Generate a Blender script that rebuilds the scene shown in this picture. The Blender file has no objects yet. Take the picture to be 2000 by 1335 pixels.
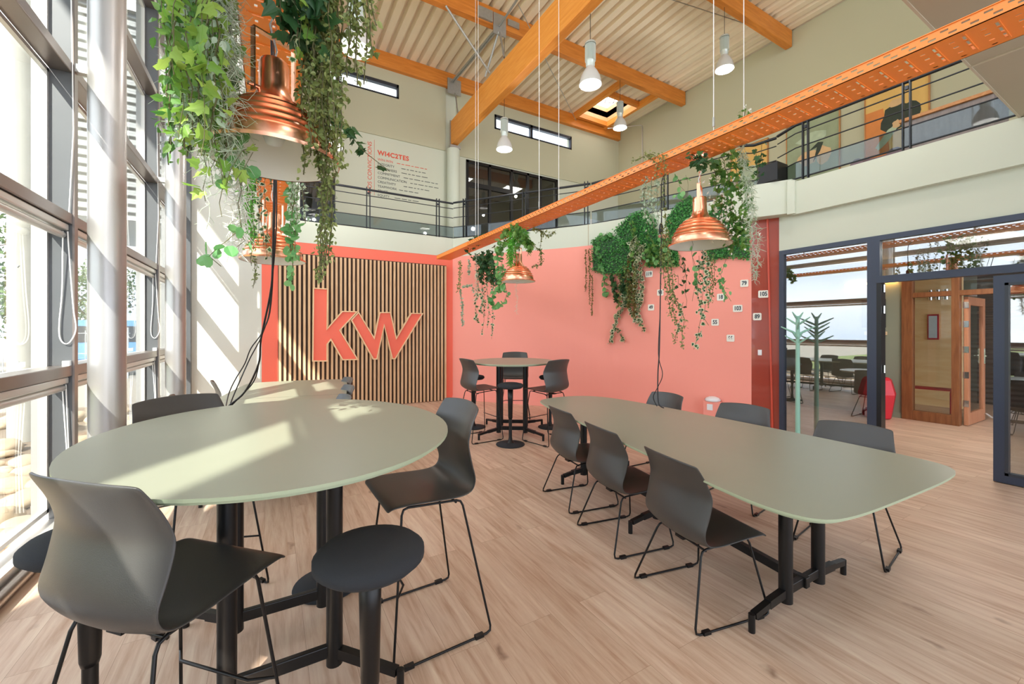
import bpy, math, random
from mathutils import Vector, Matrix, noise
random.seed(7)
SC = bpy.context.scene
COL = SC.collection
PI = math.pi
# ---------------------------------------------------------------- calibrated camera helpers
F = 811.0; CX = 1000.0; HY = 645.0; EYE = 1.5; YAW = math.radians(30.1)
FW = (math.sin(YAW), math.cos(YAW)); RT = (math.cos(YAW), -math.sin(YAW))
def ray(x, y):
    u = (x-CX)/F; v = (HY-y)/F
    return (FW[0]+RT[0]*u, FW[1]+RT[1]*u, v)
def on_z(x, y, z=0.0):
    r = ray(x, y); t = (z-EYE)/r[2]; return Vector((r[0]*t, r[1]*t, z))
def on_y(x, y, Y):
    r = ray(x, y); t = Y/r[1]; return Vector((r[0]*t, Y, EYE+r[2]*t))
def on_x(x, y, X):
    r = ray(x, y); t = X/r[0]; return Vector((X, r[1]*t, EYE+r[2]*t))
def on_line(x, y, p, q):
    r = ray(x, y); nx, ny = -(q[1]-p[1]), q[0]-p[0]
    t = (nx*p[0]+ny*p[1])/(nx*r[0]+ny*r[1]); return Vector((r[0]*t, r[1]*t, EYE+r[2]*t))
# ---------------------------------------------------------------- materials
def srgb(r, g, b):
    f = lambda c: (c/255/12.92) if c/255 <= .04045 else ((c/255+.055)/1.055)**2.4
    return (f(r), f(g), f(b), 1)
def newmat(name):
    m = bpy.data.materials.new(name); m.use_nodes = True
    nt = m.node_tree; return m, nt, nt.nodes['Principled BSDF'], nt.nodes, nt.links
def mat(name, rgb, rough=.5, metal=0, spec=.5, var=0, scale=6, bump=0, bscale=80, coat=0):
    m, nt, b, N, L = newmat(name)
    c = srgb(*rgb); b.inputs['Base Color'].default_value = c
    b.inputs['Roughness'].default_value = rough; b.inputs['Metallic'].default_value = metal
    b.inputs['Specular IOR Level'].default_value = spec; b.inputs['Coat Weight'].default_value = coat
    if var:
        t = N.new('ShaderNodeTexCoord'); n = N.new('ShaderNodeTexNoise'); n.inputs['Scale'].default_value = scale
        n.inputs['Detail'].default_value = 5
        L.new(t.outputs['Object'], n.inputs['Vector'])
        mx = N.new('ShaderNodeMix'); mx.data_type = 'RGBA'
        mx.inputs[6].default_value = (c[0]*(1-var), c[1]*(1-var), c[2]*(1-var), 1)
        mx.inputs[7].default_value = (min(1, c[0]*(1+var)), min(1, c[1]*(1+var)), min(1, c[2]*(1+var)), 1)
        L.new(n.outputs['Fac'], mx.inputs[0]); L.new(mx.outputs[2], b.inputs['Base Color'])
    if bump:
        t = N.new('ShaderNodeTexCoord'); n = N.new('ShaderNodeTexNoise'); n.inputs['Scale'].default_value = bscale
        L.new(t.outputs['Object'], n.inputs['Vector'])
        bp = N.new('ShaderNodeBump'); bp.inputs['Strength'].default_value = bump; bp.inputs['Distance'].default_value = .01
        L.new(n.outputs['Fac'], bp.inputs['Height']); L.new(bp.outputs['Normal'], b.inputs['Normal'])
    return m
def woodmat(name, rgb, rgb2, axis='Y', stretch=14, scale=3.0, rough=.5, coat=0):
    m, nt, b, N, L = newmat(name)
    t = N.new('ShaderNodeTexCoord'); mp = N.new('ShaderNodeMapping')
    s = [stretch, stretch, stretch]; s['XYZ'.index(axis)] = 1
    mp.inputs['Scale'].default_value = s
    L.new(t.outputs['Object'], mp.inputs['Vector'])
    n = N.new('ShaderNodeTexNoise'); n.inputs['Scale'].default_value = scale; n.inputs['Detail'].default_value = 6
    n.inputs['Distortion'].default_value = .6
    L.new(mp.outputs['Vector'], n.inputs['Vector'])
    r = N.new('ShaderNodeValToRGB'); r.color_ramp.elements[0].position = .3; r.color_ramp.elements[1].position = .7
    r.color_ramp.elements[0].color = srgb(*rgb2); r.color_ramp.elements[1].color = srgb(*rgb)
    L.new(n.outputs['Fac'], r.inputs['Fac']); L.new(r.outputs['Color'], b.inputs['Base Color'])
    b.inputs['Roughness'].default_value = rough; b.inputs['Coat Weight'].default_value = coat
    return m
def floormat():
    m, nt, b, N, L = newmat('oak_plank_floor')
    t = N.new('ShaderNodeTexCoord')
    rot = N.new('ShaderNodeMapping'); rot.inputs['Rotation'].default_value = (0, 0, PI/2)
    L.new(t.outputs['Object'], rot.inputs['Vector'])
    br = N.new('ShaderNodeTexBrick'); br.offset = .37; br.inputs['Scale'].default_value = 1
    br.inputs['Brick Width'].default_value = 1.35; br.inputs['Row Height'].default_value = .19
    br.inputs['Mortar Size'].default_value = .0009; br.inputs['Mortar Smooth'].default_value = .3
    br.inputs['Color1'].default_value = (0, 0, 0, 1); br.inputs['Color2'].default_value = (1, 1, 1, 1)
    br.inputs['Mortar'].default_value = (.5, .5, .5, 1)
    L.new(rot.outputs['Vector'], br.inputs['Vector'])
    # grain coordinates shifted per plank
    add = N.new('ShaderNodeVectorMath'); add.operation = 'MULTIPLY_ADD'
    add.inputs[1].default_value = (9, 5, 3)
    L.new(br.outputs['Color'], add.inputs[0]); L.new(t.outputs['Object'], add.inputs[2])
    mp = N.new('ShaderNodeMapping'); mp.inputs['Scale'].default_value = (11, .9, 1)
    L.new(add.outputs[0], mp.inputs['Vector'])
    n = N.new('ShaderNodeTexNoise'); n.inputs['Scale'].default_value = 2.2; n.inputs['Detail'].default_value = 8
    n.inputs['Roughness'].default_value = .62; n.inputs['Distortion'].default_value = .4
    L.new(mp.outputs['Vector'], n.inputs['Vector'])
    r = N.new('ShaderNodeValToRGB'); e = r.color_ramp.elements
    e[0].position = .2; e[0].color = srgb(176, 134, 104); e[1].position = .75; e[1].color = srgb(232, 210, 186)
    k = e.new(.5); k.color = srgb(214, 184, 161)
    L.new(n.outputs['Fac'], r.inputs['Fac'])
    # plank tone
    hs = N.new('ShaderNodeMix'); hs.data_type = 'RGBA'; hs.blend_type = 'MULTIPLY'; hs.inputs[0].default_value = 1
    tone = N.new('ShaderNodeValToRGB'); tone.color_ramp.elements[0].color = (.86, .83, .80, 1); tone.color_ramp.elements[1].color = (1.0, 1.0, 1.0, 1)
    L.new(br.outputs['Color'], tone.inputs['Fac'])
    L.new(r.outputs['Color'], hs.inputs[6]); L.new(tone.outputs['Color'], hs.inputs[7])
    # knots
    kn = N.new('ShaderNodeTexVoronoi'); kn.inputs['Scale'].default_value = 2.6; kn.inputs['Randomness'].default_value = 1
    km = N.new('ShaderNodeMapping'); km.inputs['Scale'].default_value = (1.5, .75, 1)
    n2 = N.new('ShaderNodeTexNoise'); n2.inputs['Scale'].default_value = 14
    ad2 = N.new('ShaderNodeVectorMath'); ad2.operation = 'MULTIPLY_ADD'; ad2.inputs[1].default_value = (.06, .16, 0)
    L.new(t.outputs['Object'], n2.inputs['Vector']); L.new(n2.outputs['Color'], ad2.inputs[0]); L.new(t.outputs['Object'], ad2.inputs[2])
    L.new(ad2.outputs[0], km.inputs['Vector']); L.new(km.outputs['Vector'], kn.inputs['Vector'])
    kr = N.new('ShaderNodeValToRGB'); kr.color_ramp.elements[0].position = .02; kr.color_ramp.elements[0].color = (.42, .34, .30, 1)
    kr.color_ramp.elements[1].position = .12; kr.color_ramp.elements[1].color = (1, 1, 1, 1)
    L.new(kn.outputs['Distance'], kr.inputs['Fac'])
    h2 = N.new('ShaderNodeMix'); h2.data_type = 'RGBA'; h2.blend_type = 'MULTIPLY'; h2.inputs[0].default_value = .85
    L.new(hs.outputs[2], h2.inputs[6]); L.new(kr.outputs['Color'], h2.inputs[7])
    mo = N.new('ShaderNodeMix'); mo.data_type = 'RGBA'
    L.new(br.outputs['Fac'], mo.inputs[0]); L.new(h2.outputs[2], mo.inputs[6]); mo.inputs[7].default_value = srgb(160, 126, 102)
    L.new(mo.outputs[2], b.inputs['Base Color'])
    b.inputs['Roughness'].default_value = .42; b.inputs['Specular IOR Level'].default_value = .4
    bp = N.new('ShaderNodeBump'); bp.inputs['Strength'].default_value = .12; bp.inputs['Distance'].default_value = .004
    L.new(n.outputs['Fac'], bp.inputs['Height']); L.new(bp.outputs['Normal'], b.inputs['Normal'])
    return m
def glassmat(name, tint=(.96, .98, .97), refl=.5, rough=0.0, base=.04):
    m, nt, b, N, L = newmat(name); N.remove(b)
    out = N['Material Output']
    tr = N.new('ShaderNodeBsdfTransparent'); tr.inputs['Color'].default_value = (*tint, 1)
    gl = N.new('ShaderNodeBsdfGlossy'); gl.inputs['Roughness'].default_value = rough
    fr = N.new('ShaderNodeLayerWeight'); fr.inputs['Blend'].default_value = .5
    mt = N.new('ShaderNodeMath'); mt.operation = 'POWER'; mt.inputs[1].default_value = 3.0
    ma = N.new('ShaderNodeMath'); ma.operation = 'MULTIPLY_ADD'; ma.inputs[1].default_value = refl; ma.inputs[2].default_value = base
    ma.use_clamp = True
    L.new(fr.outputs['Facing'], mt.inputs[0]); L.new(mt.outputs[0], ma.inputs[0])
    mx = N.new('ShaderNodeMixShader'); L.new(ma.outputs[0], mx.inputs[0]); L.new(tr.outputs[0], mx.inputs[1]); L.new(gl.outputs[0], mx.inputs[2])
    L.new(mx.outputs[0], out.inputs['Surface']); return m
def leafmat(name, c1, c2, trans=.35):
    m, nt, b, N, L = newmat(name)
    g = N.new('ShaderNodeNewGeometry')
    mx = N.new('ShaderNodeMix'); mx.data_type = 'RGBA'
    mx.inputs[6].default_value = srgb(*c1); mx.inputs[7].default_value = srgb(*c2)
    L.new(g.outputs['Random Per Island'], mx.inputs[0]); L.new(mx.outputs[2], b.inputs['Base Color'])
    b.inputs['Roughness'].default_value = .5
    tl = N.new('ShaderNodeBsdfTranslucent'); L.new(mx.outputs[2], tl.inputs['Color'])
    ms = N.new('ShaderNodeMixShader'); ms.inputs[0].default_value = trans
    L.new(b.outputs[0], ms.inputs[1]); L.new(tl.outputs[0], ms.inputs[2]); L.new(ms.outputs[0], N['Material Output'].inputs['Surface'])
    return m
def emis(name, rgb, s):
    m, nt, b, N, L = newmat(name); b.inputs['Emission Color'].default_value = srgb(*rgb); b.inputs['Emission Strength'].default_value = s
    b.inputs['Base Color'].default_value = srgb(*rgb); return m
def stripemat(name, ca, cb, axis, period, rough=.5, metal=0, bump=.6):
    # corrugated sheet: sine bump + nothing painted
    m, nt, b, N, L = newmat(name)
    b.inputs['Base Color'].default_value = srgb(*ca); b.inputs['Roughness'].default_value = rough; b.inputs['Metallic'].default_value = metal
    t = N.new('ShaderNodeTexCoord'); w = N.new('ShaderNodeTexWave'); w.bands_direction = axis; w.wave_profile = 'SIN'
    w.inputs['Scale'].default_value = 1/period*.31416*1.0; w.inputs['Distortion'].default_value = 0
    L.new(t.outputs['Object'], w.inputs['Vector'])
    bp = N.new('ShaderNodeBump'); bp.inputs['Strength'].default_value = bump; bp.inputs['Distance'].default_value = period*.4
    L.new(w.outputs['Fac'], bp.inputs['Height']); L.new(bp.outputs['Normal'], b.inputs['Normal']); return m
M = dict(
 floor=floormat(),
 wallsage=mat('wall_sage_grey', (206, 208, 188), .75, var=.02, scale=1.5),
 wallwhite=mat('wall_white', (208, 208, 198), .75, var=.015, scale=1.5),
 wallolive=mat('wall_olive_grey', (190, 187, 158), .8, var=.02, scale=1.2),
 fascia=mat('fascia_white_sage', (206, 211, 194), .7, var=.015, scale=1.2),
 coral=mat('coral_red_paint', (248, 158, 142), .6, var=.02, scale=1.3),
 coral2=mat('coral_orange_paint', (244, 112, 88), .58, var=.02, scale=1.3),
 gred=mat('glossy_red_panel', (160, 66, 50), .16, var=.02, coat=.5),
 gredl=mat('red_edge_strip', (212, 84, 62), .35),
 roof=mat('ribbed_roof_sheet', (240, 224, 198), .6, var=.04, scale=3),
 glulam=woodmat('glulam_orange', (244, 164, 74), (230, 144, 52), 'Y', 10, 2.4, .5),
 glulamx=woodmat('glulam_orange_x', (226, 142, 56), (204, 120, 40), 'X', 10, 2.4, .5),
 gluplug=woodmat('pale_timber', (236, 186, 134), (222, 166, 112), 'Y', 12, 3, .6),
 steel=mat('galvanised_steel', (176, 176, 172), .45, .7, var=.15, scale=18),
 colsteel=mat('silver_column_paint', (176, 174, 172), .36, .55, var=.03, scale=8, bump=.05, bscale=160),
 alu=mat('anodised_bronze_aluminium', (142, 132, 126), .3, .75, var=.06, scale=5),
 aludk=mat('slate_painted_aluminium', (96, 98, 100), .42, .35, var=.08, scale=4),
 alulight=mat('light_aluminium', (214, 212, 208), .34, .6),
 darkframe=mat('anthracite_frame', (50, 54, 62), .4, .2),
 navyframe=mat('navy_anthracite_frame', (52, 60, 78), .38, .2),
 rail=mat('dark_railing_steel', (46, 49, 54), .42, .4),
 railgrey=mat('grey_post_steel', (128, 134, 136), .45, .4),
 black=mat('black_powder_coat', (24, 23, 23), .38, .3),
 blackm=mat('black_metal_rod', (28, 27, 27), .34, .5),
 plastic=mat('charcoal_polypropylene', (64, 62, 60), .38, 0, .6, bump=.08, bscale=400),
 fabric=mat('black_felt_upholstery', (40, 42, 46), .9, bump=.3, bscale=600),
 table=mat('sage_linoleum_top', (146, 149, 130), .36, var=.015, scale=8),
 tableedge=mat('sage_table_edge', (166, 176, 146), .5),
 tray=mat('orange_cable_tray', (252, 146, 58), .38, 0, .5),
 copper=mat('brushed_copper', (250, 184, 150), .27, 1.0),
 white=mat('white_paint_inside', (240, 236, 228), .5),
 whiteplastic=mat('white_plastic', (236, 238, 240), .3),
 slat=woodmat('oak_slat', (226, 190, 150), (208, 168, 126), 'Z', 12, 4, .6),
 slatback=mat('dark_felt_backing', (72, 54, 42), .95),
 ply=woodmat('birch_ply_rim', (238, 206, 164), (226, 188, 142), 'Z', 6, 4, .55),
 lampalu=mat('ribbed_lamp_body', (206, 214, 208), .35, .3),
 cable=mat('black_cable', (26, 24, 26), .45),
 cord=mat('white_cord', (236, 236, 236), .5),
 chrome=mat('chrome', (220, 220, 222), .12, 1),
 mint=mat('mint_green_lacquer', (150, 200, 180), .4),
 red=mat('signal_red_plastic', (206, 34, 50), .35),
 redpaint=mat('red_tube_paint', (176, 44, 52), .4),
 walnut=woodmat('red_brown_door_wood', (150, 98, 58), (122, 74, 42), 'Z', 10, 3, .45),
 doorlight=woodmat('pale_red_door_wood', (206, 148, 112), (190, 128, 94), 'Z', 10, 3, .45),
 plywall=woodmat('plywood_lining', (250, 220, 168), (240, 200, 142), 'Y', 5, 2, .5),
 green=mat('hall_green_wall', (148, 156, 138), .8),
 cactus=mat('cactus_green', (66, 92, 62), .6, var=.2, scale=20),
 terracotta=mat('brown_pot', (120, 74, 48), .6, var=.15, scale=8),
 stonecap=mat('carved_stone', (178, 168, 150), .8, var=.12, scale=12),
 corr=stripemat('corrugated_grey_sheet', (126, 118, 112), (0, 0, 0), 'Z', .1, .45, .3),
 clad=stripemat('white_metal_cladding', (168, 170, 168), (0, 0, 0), 'Z', .2, .5, .1, 1),
 concrete=mat('pale_concrete', (168, 166, 158), .85, var=.06, scale=4, bump=.2, bscale=40),
 soffit=mat('concrete_slab_soffit', (178, 170, 146), .85, var=.03, scale=3),
 joint=mat('slab_joint_filler', (196, 188, 164), .85),
 paving=mat('pale_paving', (150, 142, 130), .9, var=.06, scale=2),
 grass=mat('dry_grass', (112, 124, 70), .95, var=.25, scale=6, bump=.5, bscale=60),
 bedsoil=mat('gravel_bed', (120, 104, 86), .95, var=.2, scale=14, bump=.8, bscale=50),
 stone=mat('pale_river_stone', (176, 158, 132), .75, var=.1, scale=5, bump=.25, bscale=30),
 bark=mat('tree_bark', (110, 92, 74), .9, var=.2, scale=12),
 fence=mat('white_fence_metal', (170, 176, 180), .5),
 bluevan=mat('blue_van_paint', (96, 150, 200), .3, coat=.4),
 tyre=mat('tyre_rubber', (30, 30, 30), .8),
 canvasA=mat('painting_green_ground', (150, 160, 128), .7, var=.35, scale=3),
 canvasB=mat('painting_orange_ground', (214, 132, 66), .7, var=.3, scale=3),
 canvasC=mat('painting_yellow_ground', (222, 180, 104), .7, var=.15, scale=3),
 skin=mat('painting_flesh_shape', (214, 176, 128), .7, var=.2, scale=8),
 dkgreen=mat('painting_dark_green_shape', (50, 60, 48), .7, var=.3, scale=8),
 palegreen=mat('painting_pale_shape', (176, 190, 160), .7, var=.3, scale=10),
 framew=woodmat('thin_oak_frame', (190, 136, 80), (168, 112, 60), 'Z', 8, 3, .5),
 deskgrey=woodmat('grey_brown_board', (150, 138, 134), (134, 122, 118), 'Z', 8, 3, .6),
 orangewood=woodmat('orange_wood_trim', (208, 146, 86), (184, 120, 62), 'X', 8, 3, .5),
 purple=mat('mauve_seat', (128, 108, 118), .6),
 redtext=mat('red_vinyl_lettering', (224, 92, 66), .5),
 greytext=mat('dark_vinyl_lettering', (84, 88, 84), .5),
 numtext=mat('number_enamel_dark', (46, 62, 74), .4),
 numplate=mat('number_plate_cream', (238, 234, 222), .35),
 dark=mat('dark_interior', (58, 50, 46), .8),
 ceiltile=mat('office_ceiling_tile', (150, 148, 142), .8),
 glass=glassmat('window_glass', (.97, .99, .98), .75, 0, .035),
 glassR=glassmat('partition_glass', (.72, .74, .73), .9, 0, .30),
 glassT=glassmat('railing_smoked_glass', (.60, .66, .67), .6, .02, .05),
 glassO=glassmat('office_glass', (.55, .56, .56), .8, 0, .08),
 lampglass=mat('prismatic_lamp_glass', (206, 204, 200), .2),
 lampon=emis('office_ceiling_light', (255, 250, 240), 6),
 warmlight=emis('warm_cove_light', (255, 190, 110), 5),
 ivy=leafmat('ivy_green', (74, 128, 58), (128, 168, 78)),
 ivydk=leafmat('ivy_dark', (38, 78, 44), (74, 116, 64)),
 ivycream=leafmat('ivy_cream_edge', (214, 218, 170), (236, 236, 206)),
 maple=leafmat('lime_ivy', (120, 166, 66), (176, 202, 96), .45),
 coin=leafmat('silver_dollar_leaf', (96, 160, 92), (146, 200, 128)),
 fernm=leafmat('bright_fern', (88, 172, 60), (130, 206, 84), .45),
 box=leafmat('boxwood_leaf', (34, 112, 50), (104, 184, 92), .25),
 olive=leafmat('olive_small_leaf', (98, 118, 60), (160, 170, 104)),
 silver=leafmat('silver_grey_leaf', (150, 176, 146), (206, 220, 196)),
 moss=leafmat('pale_air_plant', (196, 212, 180), (232, 238, 220), .3),
 flower=leafmat('white_flower', (240, 238, 224), (252, 250, 244), .3),
 brownv=leafmat('brownish_pearl', (122, 104, 54), (160, 148, 84)),
 treeleaf=leafmat('tree_leaves', (50, 80, 38), (98, 124, 62), .3),
 stem=mat('vine_stem', (96, 92, 56), .7),
)
# ---------------------------------------------------------------- mesh builder
class MB:
    def __init__(s): s.v = []; s.f = []; s.m = []; s.sm = []
    def add(s, vs, fs, mi=0, smooth=False):
        o = len(s.v); s.v += [tuple(v) for v in vs]
        for f in fs: s.f.append([i+o for i in f]); s.m.append(mi); s.sm.append(smooth)
        return s
    def box(s, a, b, mi=0):
        x0, y0, z0 = a; x1, y1, z1 = b
        if x0 > x1: x0, x1 = x1, x0
        if y0 > y1: y0, y1 = y1, y0
        if z0 > z1: z0, z1 = z1, z0
        v = [(x0,y0,z0),(x1,y0,z0),(x1,y1,z0),(x0,y1,z0),(x0,y0,z1),(x1,y0,z1),(x1,y1,z1),(x0,y1,z1)]
        return s.add(v, [[0,3,2,1],[4,5,6,7],[0,1,5,4],[1,2,6,5],[2,3,7,6],[3,0,4,7]], mi)
    def bar(s, p, q, w, h, mi=0, up=(0,0,1)):
        p = Vector(p); q = Vector(q); d = (q-p).normalized(); u = Vector(up)
        if abs(d.dot(u)) > .98: u = Vector((0, 1, 0))
        r = d.cross(u).normalized(); u = r.cross(d).normalized()
        v = []
        for c in (p, q):
            for a, b in ((-1,-1),(1,-1),(1,1),(-1,1)): v.append(c + r*(a*w/2) + u*(b*h/2))
        return s.add(v, [[0,1,2,3],[7,6,5,4],[0,4,5,1],[1,5,6,2],[2,6,7,3],[3,7,4,0]], mi)
    def tube(s, pts, r, n=8, mi=0, closed=False, caps=True):
        pts = [Vector(p) for p in pts]; k = len(pts); rr = r if isinstance(r, (list, tuple)) else [r]*k
        prev = None; base = len(s.v); rings = []
        for i in range(k):
            if closed: d = pts[(i+1) % k]-pts[i-1]
            else: d = pts[min(i+1, k-1)]-pts[max(i-1, 0)]
            if d.length < 1e-9: d = Vector((0, 0, 1))
            d.normalize()
            if prev is None:
                a = Vector((0, 0, 1)) if abs(d.z) < .9 else Vector((1, 0, 0))
                x = d.cross(a).normalized()
            else:
                x = prev - d*prev.dot(d)
                if x.length < 1e-6: x = d.cross(Vector((0, 0, 1)) if abs(d.z) < .9 else Vector((1, 0, 0)))
                x.normalize()
            y = d.cross(x); prev = x
            rings.append([pts[i] + x*(rr[i]*math.cos(2*PI*j/n)) + y*(rr[i]*math.sin(2*PI*j/n)) for j in range(n)])
        vs = [v for rg in rings for v in rg]; fs = []
        for i in range(k if closed else k-1):
            a = i*n; b = ((i+1) % k)*n
            for j in range(n): fs.append([a+j, a+(j+1) % n, b+(j+1) % n, b+j])
        s.add(vs, fs, mi, True)
        if caps and not closed:
            s.add(rings[0], [list(range(n))[::-1]], mi); s.add(rings[-1], [list(range(n))], mi)
        return s
    def cyl(s, p, q, r, n=16, mi=0, r2=None): return s.tube([p, q], [r, r if r2 is None else r2], n, mi)
    def lathe(s, prof, n=32, mi=0, org=(0,0,0), capb=False, capt=False, smooth=True):
        ox, oy, oz = org; vs = []; fs = []
        for r, z in prof:
            for j in range(n): vs.append((ox+r*math.cos(2*PI*j/n), oy+r*math.sin(2*PI*j/n), oz+z))
        for i in range(len(prof)-1):
            for j in range(n): fs.append([i*n+j, i*n+(j+1) % n, (i+1)*n+(j+1) % n, (i+1)*n+j])
        if capb: fs.append(list(range(n))[::-1])
        if capt: fs.append([(len(prof)-1)*n+j for j in range(n)])
        return s.add(vs, fs, mi, smooth)
    def prism(s, poly, z0, z1, mi=0, side=None):
        n = len(poly); a = sum(poly[i][0]*poly[(i+1) % n][1]-poly[(i+1) % n][0]*poly[i][1] for i in range(n))
        if a < 0: poly = poly[::-1]
        v = [(x, y, z0) for x, y in poly]+[(x, y, z1) for x, y in poly]
        s.add(v, [list(range(n))[::-1], [n+i for i in range(n)]], mi)
        return s.add(v, [[i, (i+1) % n, n+(i+1) % n, n+i] for i in range(n)], mi if side is None else side)
    def xf(s, mtx):
        s.v = [tuple(mtx @ Vector(v)) for v in s.v]; return s
    def mesh(s, name, mats):
        me = bpy.data.meshes.new(name); me.from_pydata(s.v, [], s.f)
        for m in (mats if isinstance(mats, (list, tuple)) else [mats]): me.materials.append(m)
        me.polygons.foreach_set('material_index', s.m); me.polygons.foreach_set('use_smooth', s.sm); me.update()
        return me
def tag(o, label=None, cat=None, group=None, kind=None):
    if label: o['label'] = label
    if cat: o['category'] = cat
    if group: o['group'] = group
    if kind: o['kind'] = kind
    return o
def build(name, mb, mats, parent=None, origin=None, bevel=0, seg=2):
    """mesh object; top-level meshes get their origin at the centre of their base"""
    if parent is None:
        if origin is None:
            xs = [v[0] for v in mb.v]; ys = [v[1] for v in mb.v]; zs = [v[2] for v in mb.v]
            origin = ((min(xs)+max(xs))/2, (min(ys)+max(ys))/2, min(zs))
        ox, oy, oz = origin; mb.v = [(a-ox, b-oy, c-oz) for a, b, c in mb.v]
    elif parent.get('_w'):
        ox, oy, oz = parent.location; mb.v = [(a-ox, b-oy, c-oz) for a, b, c in mb.v]
    o = bpy.data.objects.new(name, mb.mesh(name, mats)); COL.objects.link(o)
    if parent is None: o.location = origin
    else: o.parent = parent
    if bevel:
        b = o.modifiers.new('bevel', 'BEVEL'); b.width = bevel; b.segments = seg; b.limit_method = 'ANGLE'; b.angle_limit = .6
    return o
def thing(name, label, cat, loc=(0,0,0), rz=0, group=None, world=False):
    o = bpy.data.objects.new(name, None); COL.objects.link(o); o.empty_display_size = .1
    o.location = loc; o.rotation_euler = (0, 0, rz); tag(o, label, cat, group)
    if world: o['_w'] = 1
    return o
def kids(o): return [c for c in bpy.data.objects if c.parent == o]
def dup(root, loc, rz, label, group=None):
    r = root.copy(); COL.objects.link(r); r.location = loc; r.rotation_euler = (0, 0, rz); r['label'] = label
    if group: r['group'] = group
    for c in kids(root):
        d = c.copy(); COL.objects.link(d); d.parent = r
        for g in kids(c):
            e = g.copy(); COL.objects.link(e); e.parent = d
    return r
def struct(name, mb, mats, parent=None, **k):
    o = build(name, mb, mats, parent, **k)
    if parent is None: o['kind'] = 'structure'
    return o
def sroot(name, loc=(0,0,0)):
    o = bpy.data.objects.new(name, None); COL.objects.link(o); o.location = loc; o['kind'] = 'structure'; o['_w'] = 1
    return o
def wallpoly(pts, z0, z1, th, mb=None, mi=0):
    """wall following pts (xy) with thickness th to the left of the direction"""
    mb = mb or MB()
    for (a, b) in zip(pts, pts[1:]):
        d = Vector((b[0]-a[0], b[1]-a[1])).normalized(); n = Vector((-d.y, d.x))*th
        mb.prism([a, b, (b[0]+n.x, b[1]+n.y), (a[0]+n.x, a[1]+n.y)], z0, z1, mi)
    return mb
def textmesh(s, size, extrude, name, mats, parent, mtx, align='CENTER', space=1, bold=0):
    cu = bpy.data.curves.new(name, 'FONT'); cu.body = s; cu.size = size; cu.extrude = extrude; cu.align_x = align; cu.align_y = 'CENTER'
    cu.space_character = space; cu.offset = bold*size
    t = bpy.data.objects.new(name, cu); COL.objects.link(t)
    dg = bpy.context.evaluated_depsgraph_get(); dg.update()
    me = bpy.data.meshes.new_from_object(t.evaluated_get(dg)); bpy.data.objects.remove(t)
    me.materials.clear(); me.materials.append(mats); me.transform(mtx)
    if parent is not None and parent.get('_w'): me.transform(Matrix.Translation(-Vector(parent.location)))
    o = bpy.data.objects.new(name, me); COL.objects.link(o)
    if parent is not None: o.parent = parent
    return o
def smooth_path(pts, k=5):
    P = [Vector(p) for p in pts]; P = [P[0]]+P+[P[-1]]; o = []
    for i in range(1, len(P)-2):
        for j in range(k):
            t = j/k; a, b, c, d = P[i-1], P[i], P[i+1], P[i+2]
            o.append(.5*((2*b)+(c-a)*t+(2*a-5*b+4*c-d)*t*t+(3*b-a-3*c+d)*t*t*t))
    return o+[P[-2]]
# ================================================================ SHELL
YK = 8.478; YU = 10.3; XR = 10.093; XF = -1.285; XG = 6.24; ZR = 8.2
C0 = (3.42, YK); P1 = (5.23, 6.085); P2 = (6.08, 3.5); P3 = (6.24, 3.18)
struct('floor', MB().box((XF-.13, -4.5, -.12), (15, 12.5, 0)), M['floor'])
# far wall under the gallery: white left strip, coral field
mb = MB(); mb.box((-1.5, YK, 0), (-.146, YK+.2, 8.2)); mb.box((-.146, YK, 3.103), (.45, YK+.2, 8.2)); struct('wall_far', mb, M['wallwhite'])
struct('wall_far_coral', MB().box((-.146, YK, 0), (3.42, YK+.2, 3.103)), M['coral2'])
_a = Vector(C0); _b = Vector(P1); _c = Vector(P2)
_s = _b+(_a-_b).normalized()*.7; _e = _b+(_c-_b).normalized()*.7
BEND = [tuple(_s*(1-t)**2+_b*(2*t*(1-t))+_e*t*t) for t in [i/12 for i in range(13)]]
CURVE = [C0]+BEND+[P2]
def curvewall(pts, z0, z1, th):
    n = len(pts); off = []
    for i in range(n):
        d = Vector(pts[min(i+1, n-1)])-Vector(pts[max(i-1, 0)]); d.normalize(); off.append((pts[i][0]-d.y*th, pts[i][1]+d.x*th))
    mb = MB(); v = [(x, y, z) for z in (z0, z1) for x, y in pts]+[(x, y, z) for z in (z0, z1) for x, y in off]
    for i in range(n-1): mb.add([v[i], v[i+1], v[n+i+1], v[n+i]], [[0, 1, 2, 3]]); mb.add([v[2*n+i], v[2*n+i+1], v[3*n+i+1], v[3*n+i]], [[3, 2, 1, 0]]); mb.add([v[n+i], v[n+i+1], v[3*n+i+1], v[3*n+i]], [[0, 1, 2, 3]]); mb.add([v[i], v[i+1], v[2*n+i+1], v[2*n+i]], [[3, 2, 1, 0]])
    mb.add([v[0], v[n], v[3*n], v[2*n]], [[0, 1, 2, 3]]); mb.add([v[n-1], v[2*n-1], v[4*n-1], v[3*n-1]], [[3, 2, 1, 0]]); return mb
mb = curvewall(CURVE, 0, 3.103, .2)
struct('wall_right_coral', mb, M['coral'])
mb = wallpoly([P2, P3], 0, 3.103, .2); pr = struct('wall_pillar_red', mb, M['gred'])
d = Vector((P3[0]-P2[0], P3[1]-P2[1], 0)).normalized(); n_ = Vector((d.y, -d.x, 0))
p = Vector((*P2, 0))+d*.20; q = Vector((*P2, 0))+d*.265
struct('trim_1', MB().bar((p.x+n_.x*.012, p.y+n_.y*.012, 3.1), (q.x+n_.x*.012, q.y+n_.y*.012, 0.001), .02, .02), M['gredl'])
struct('trim_2', MB().box((-1.5, YK-.012, 0), (-.146, YK, .09)), M['wallwhite'])
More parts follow.
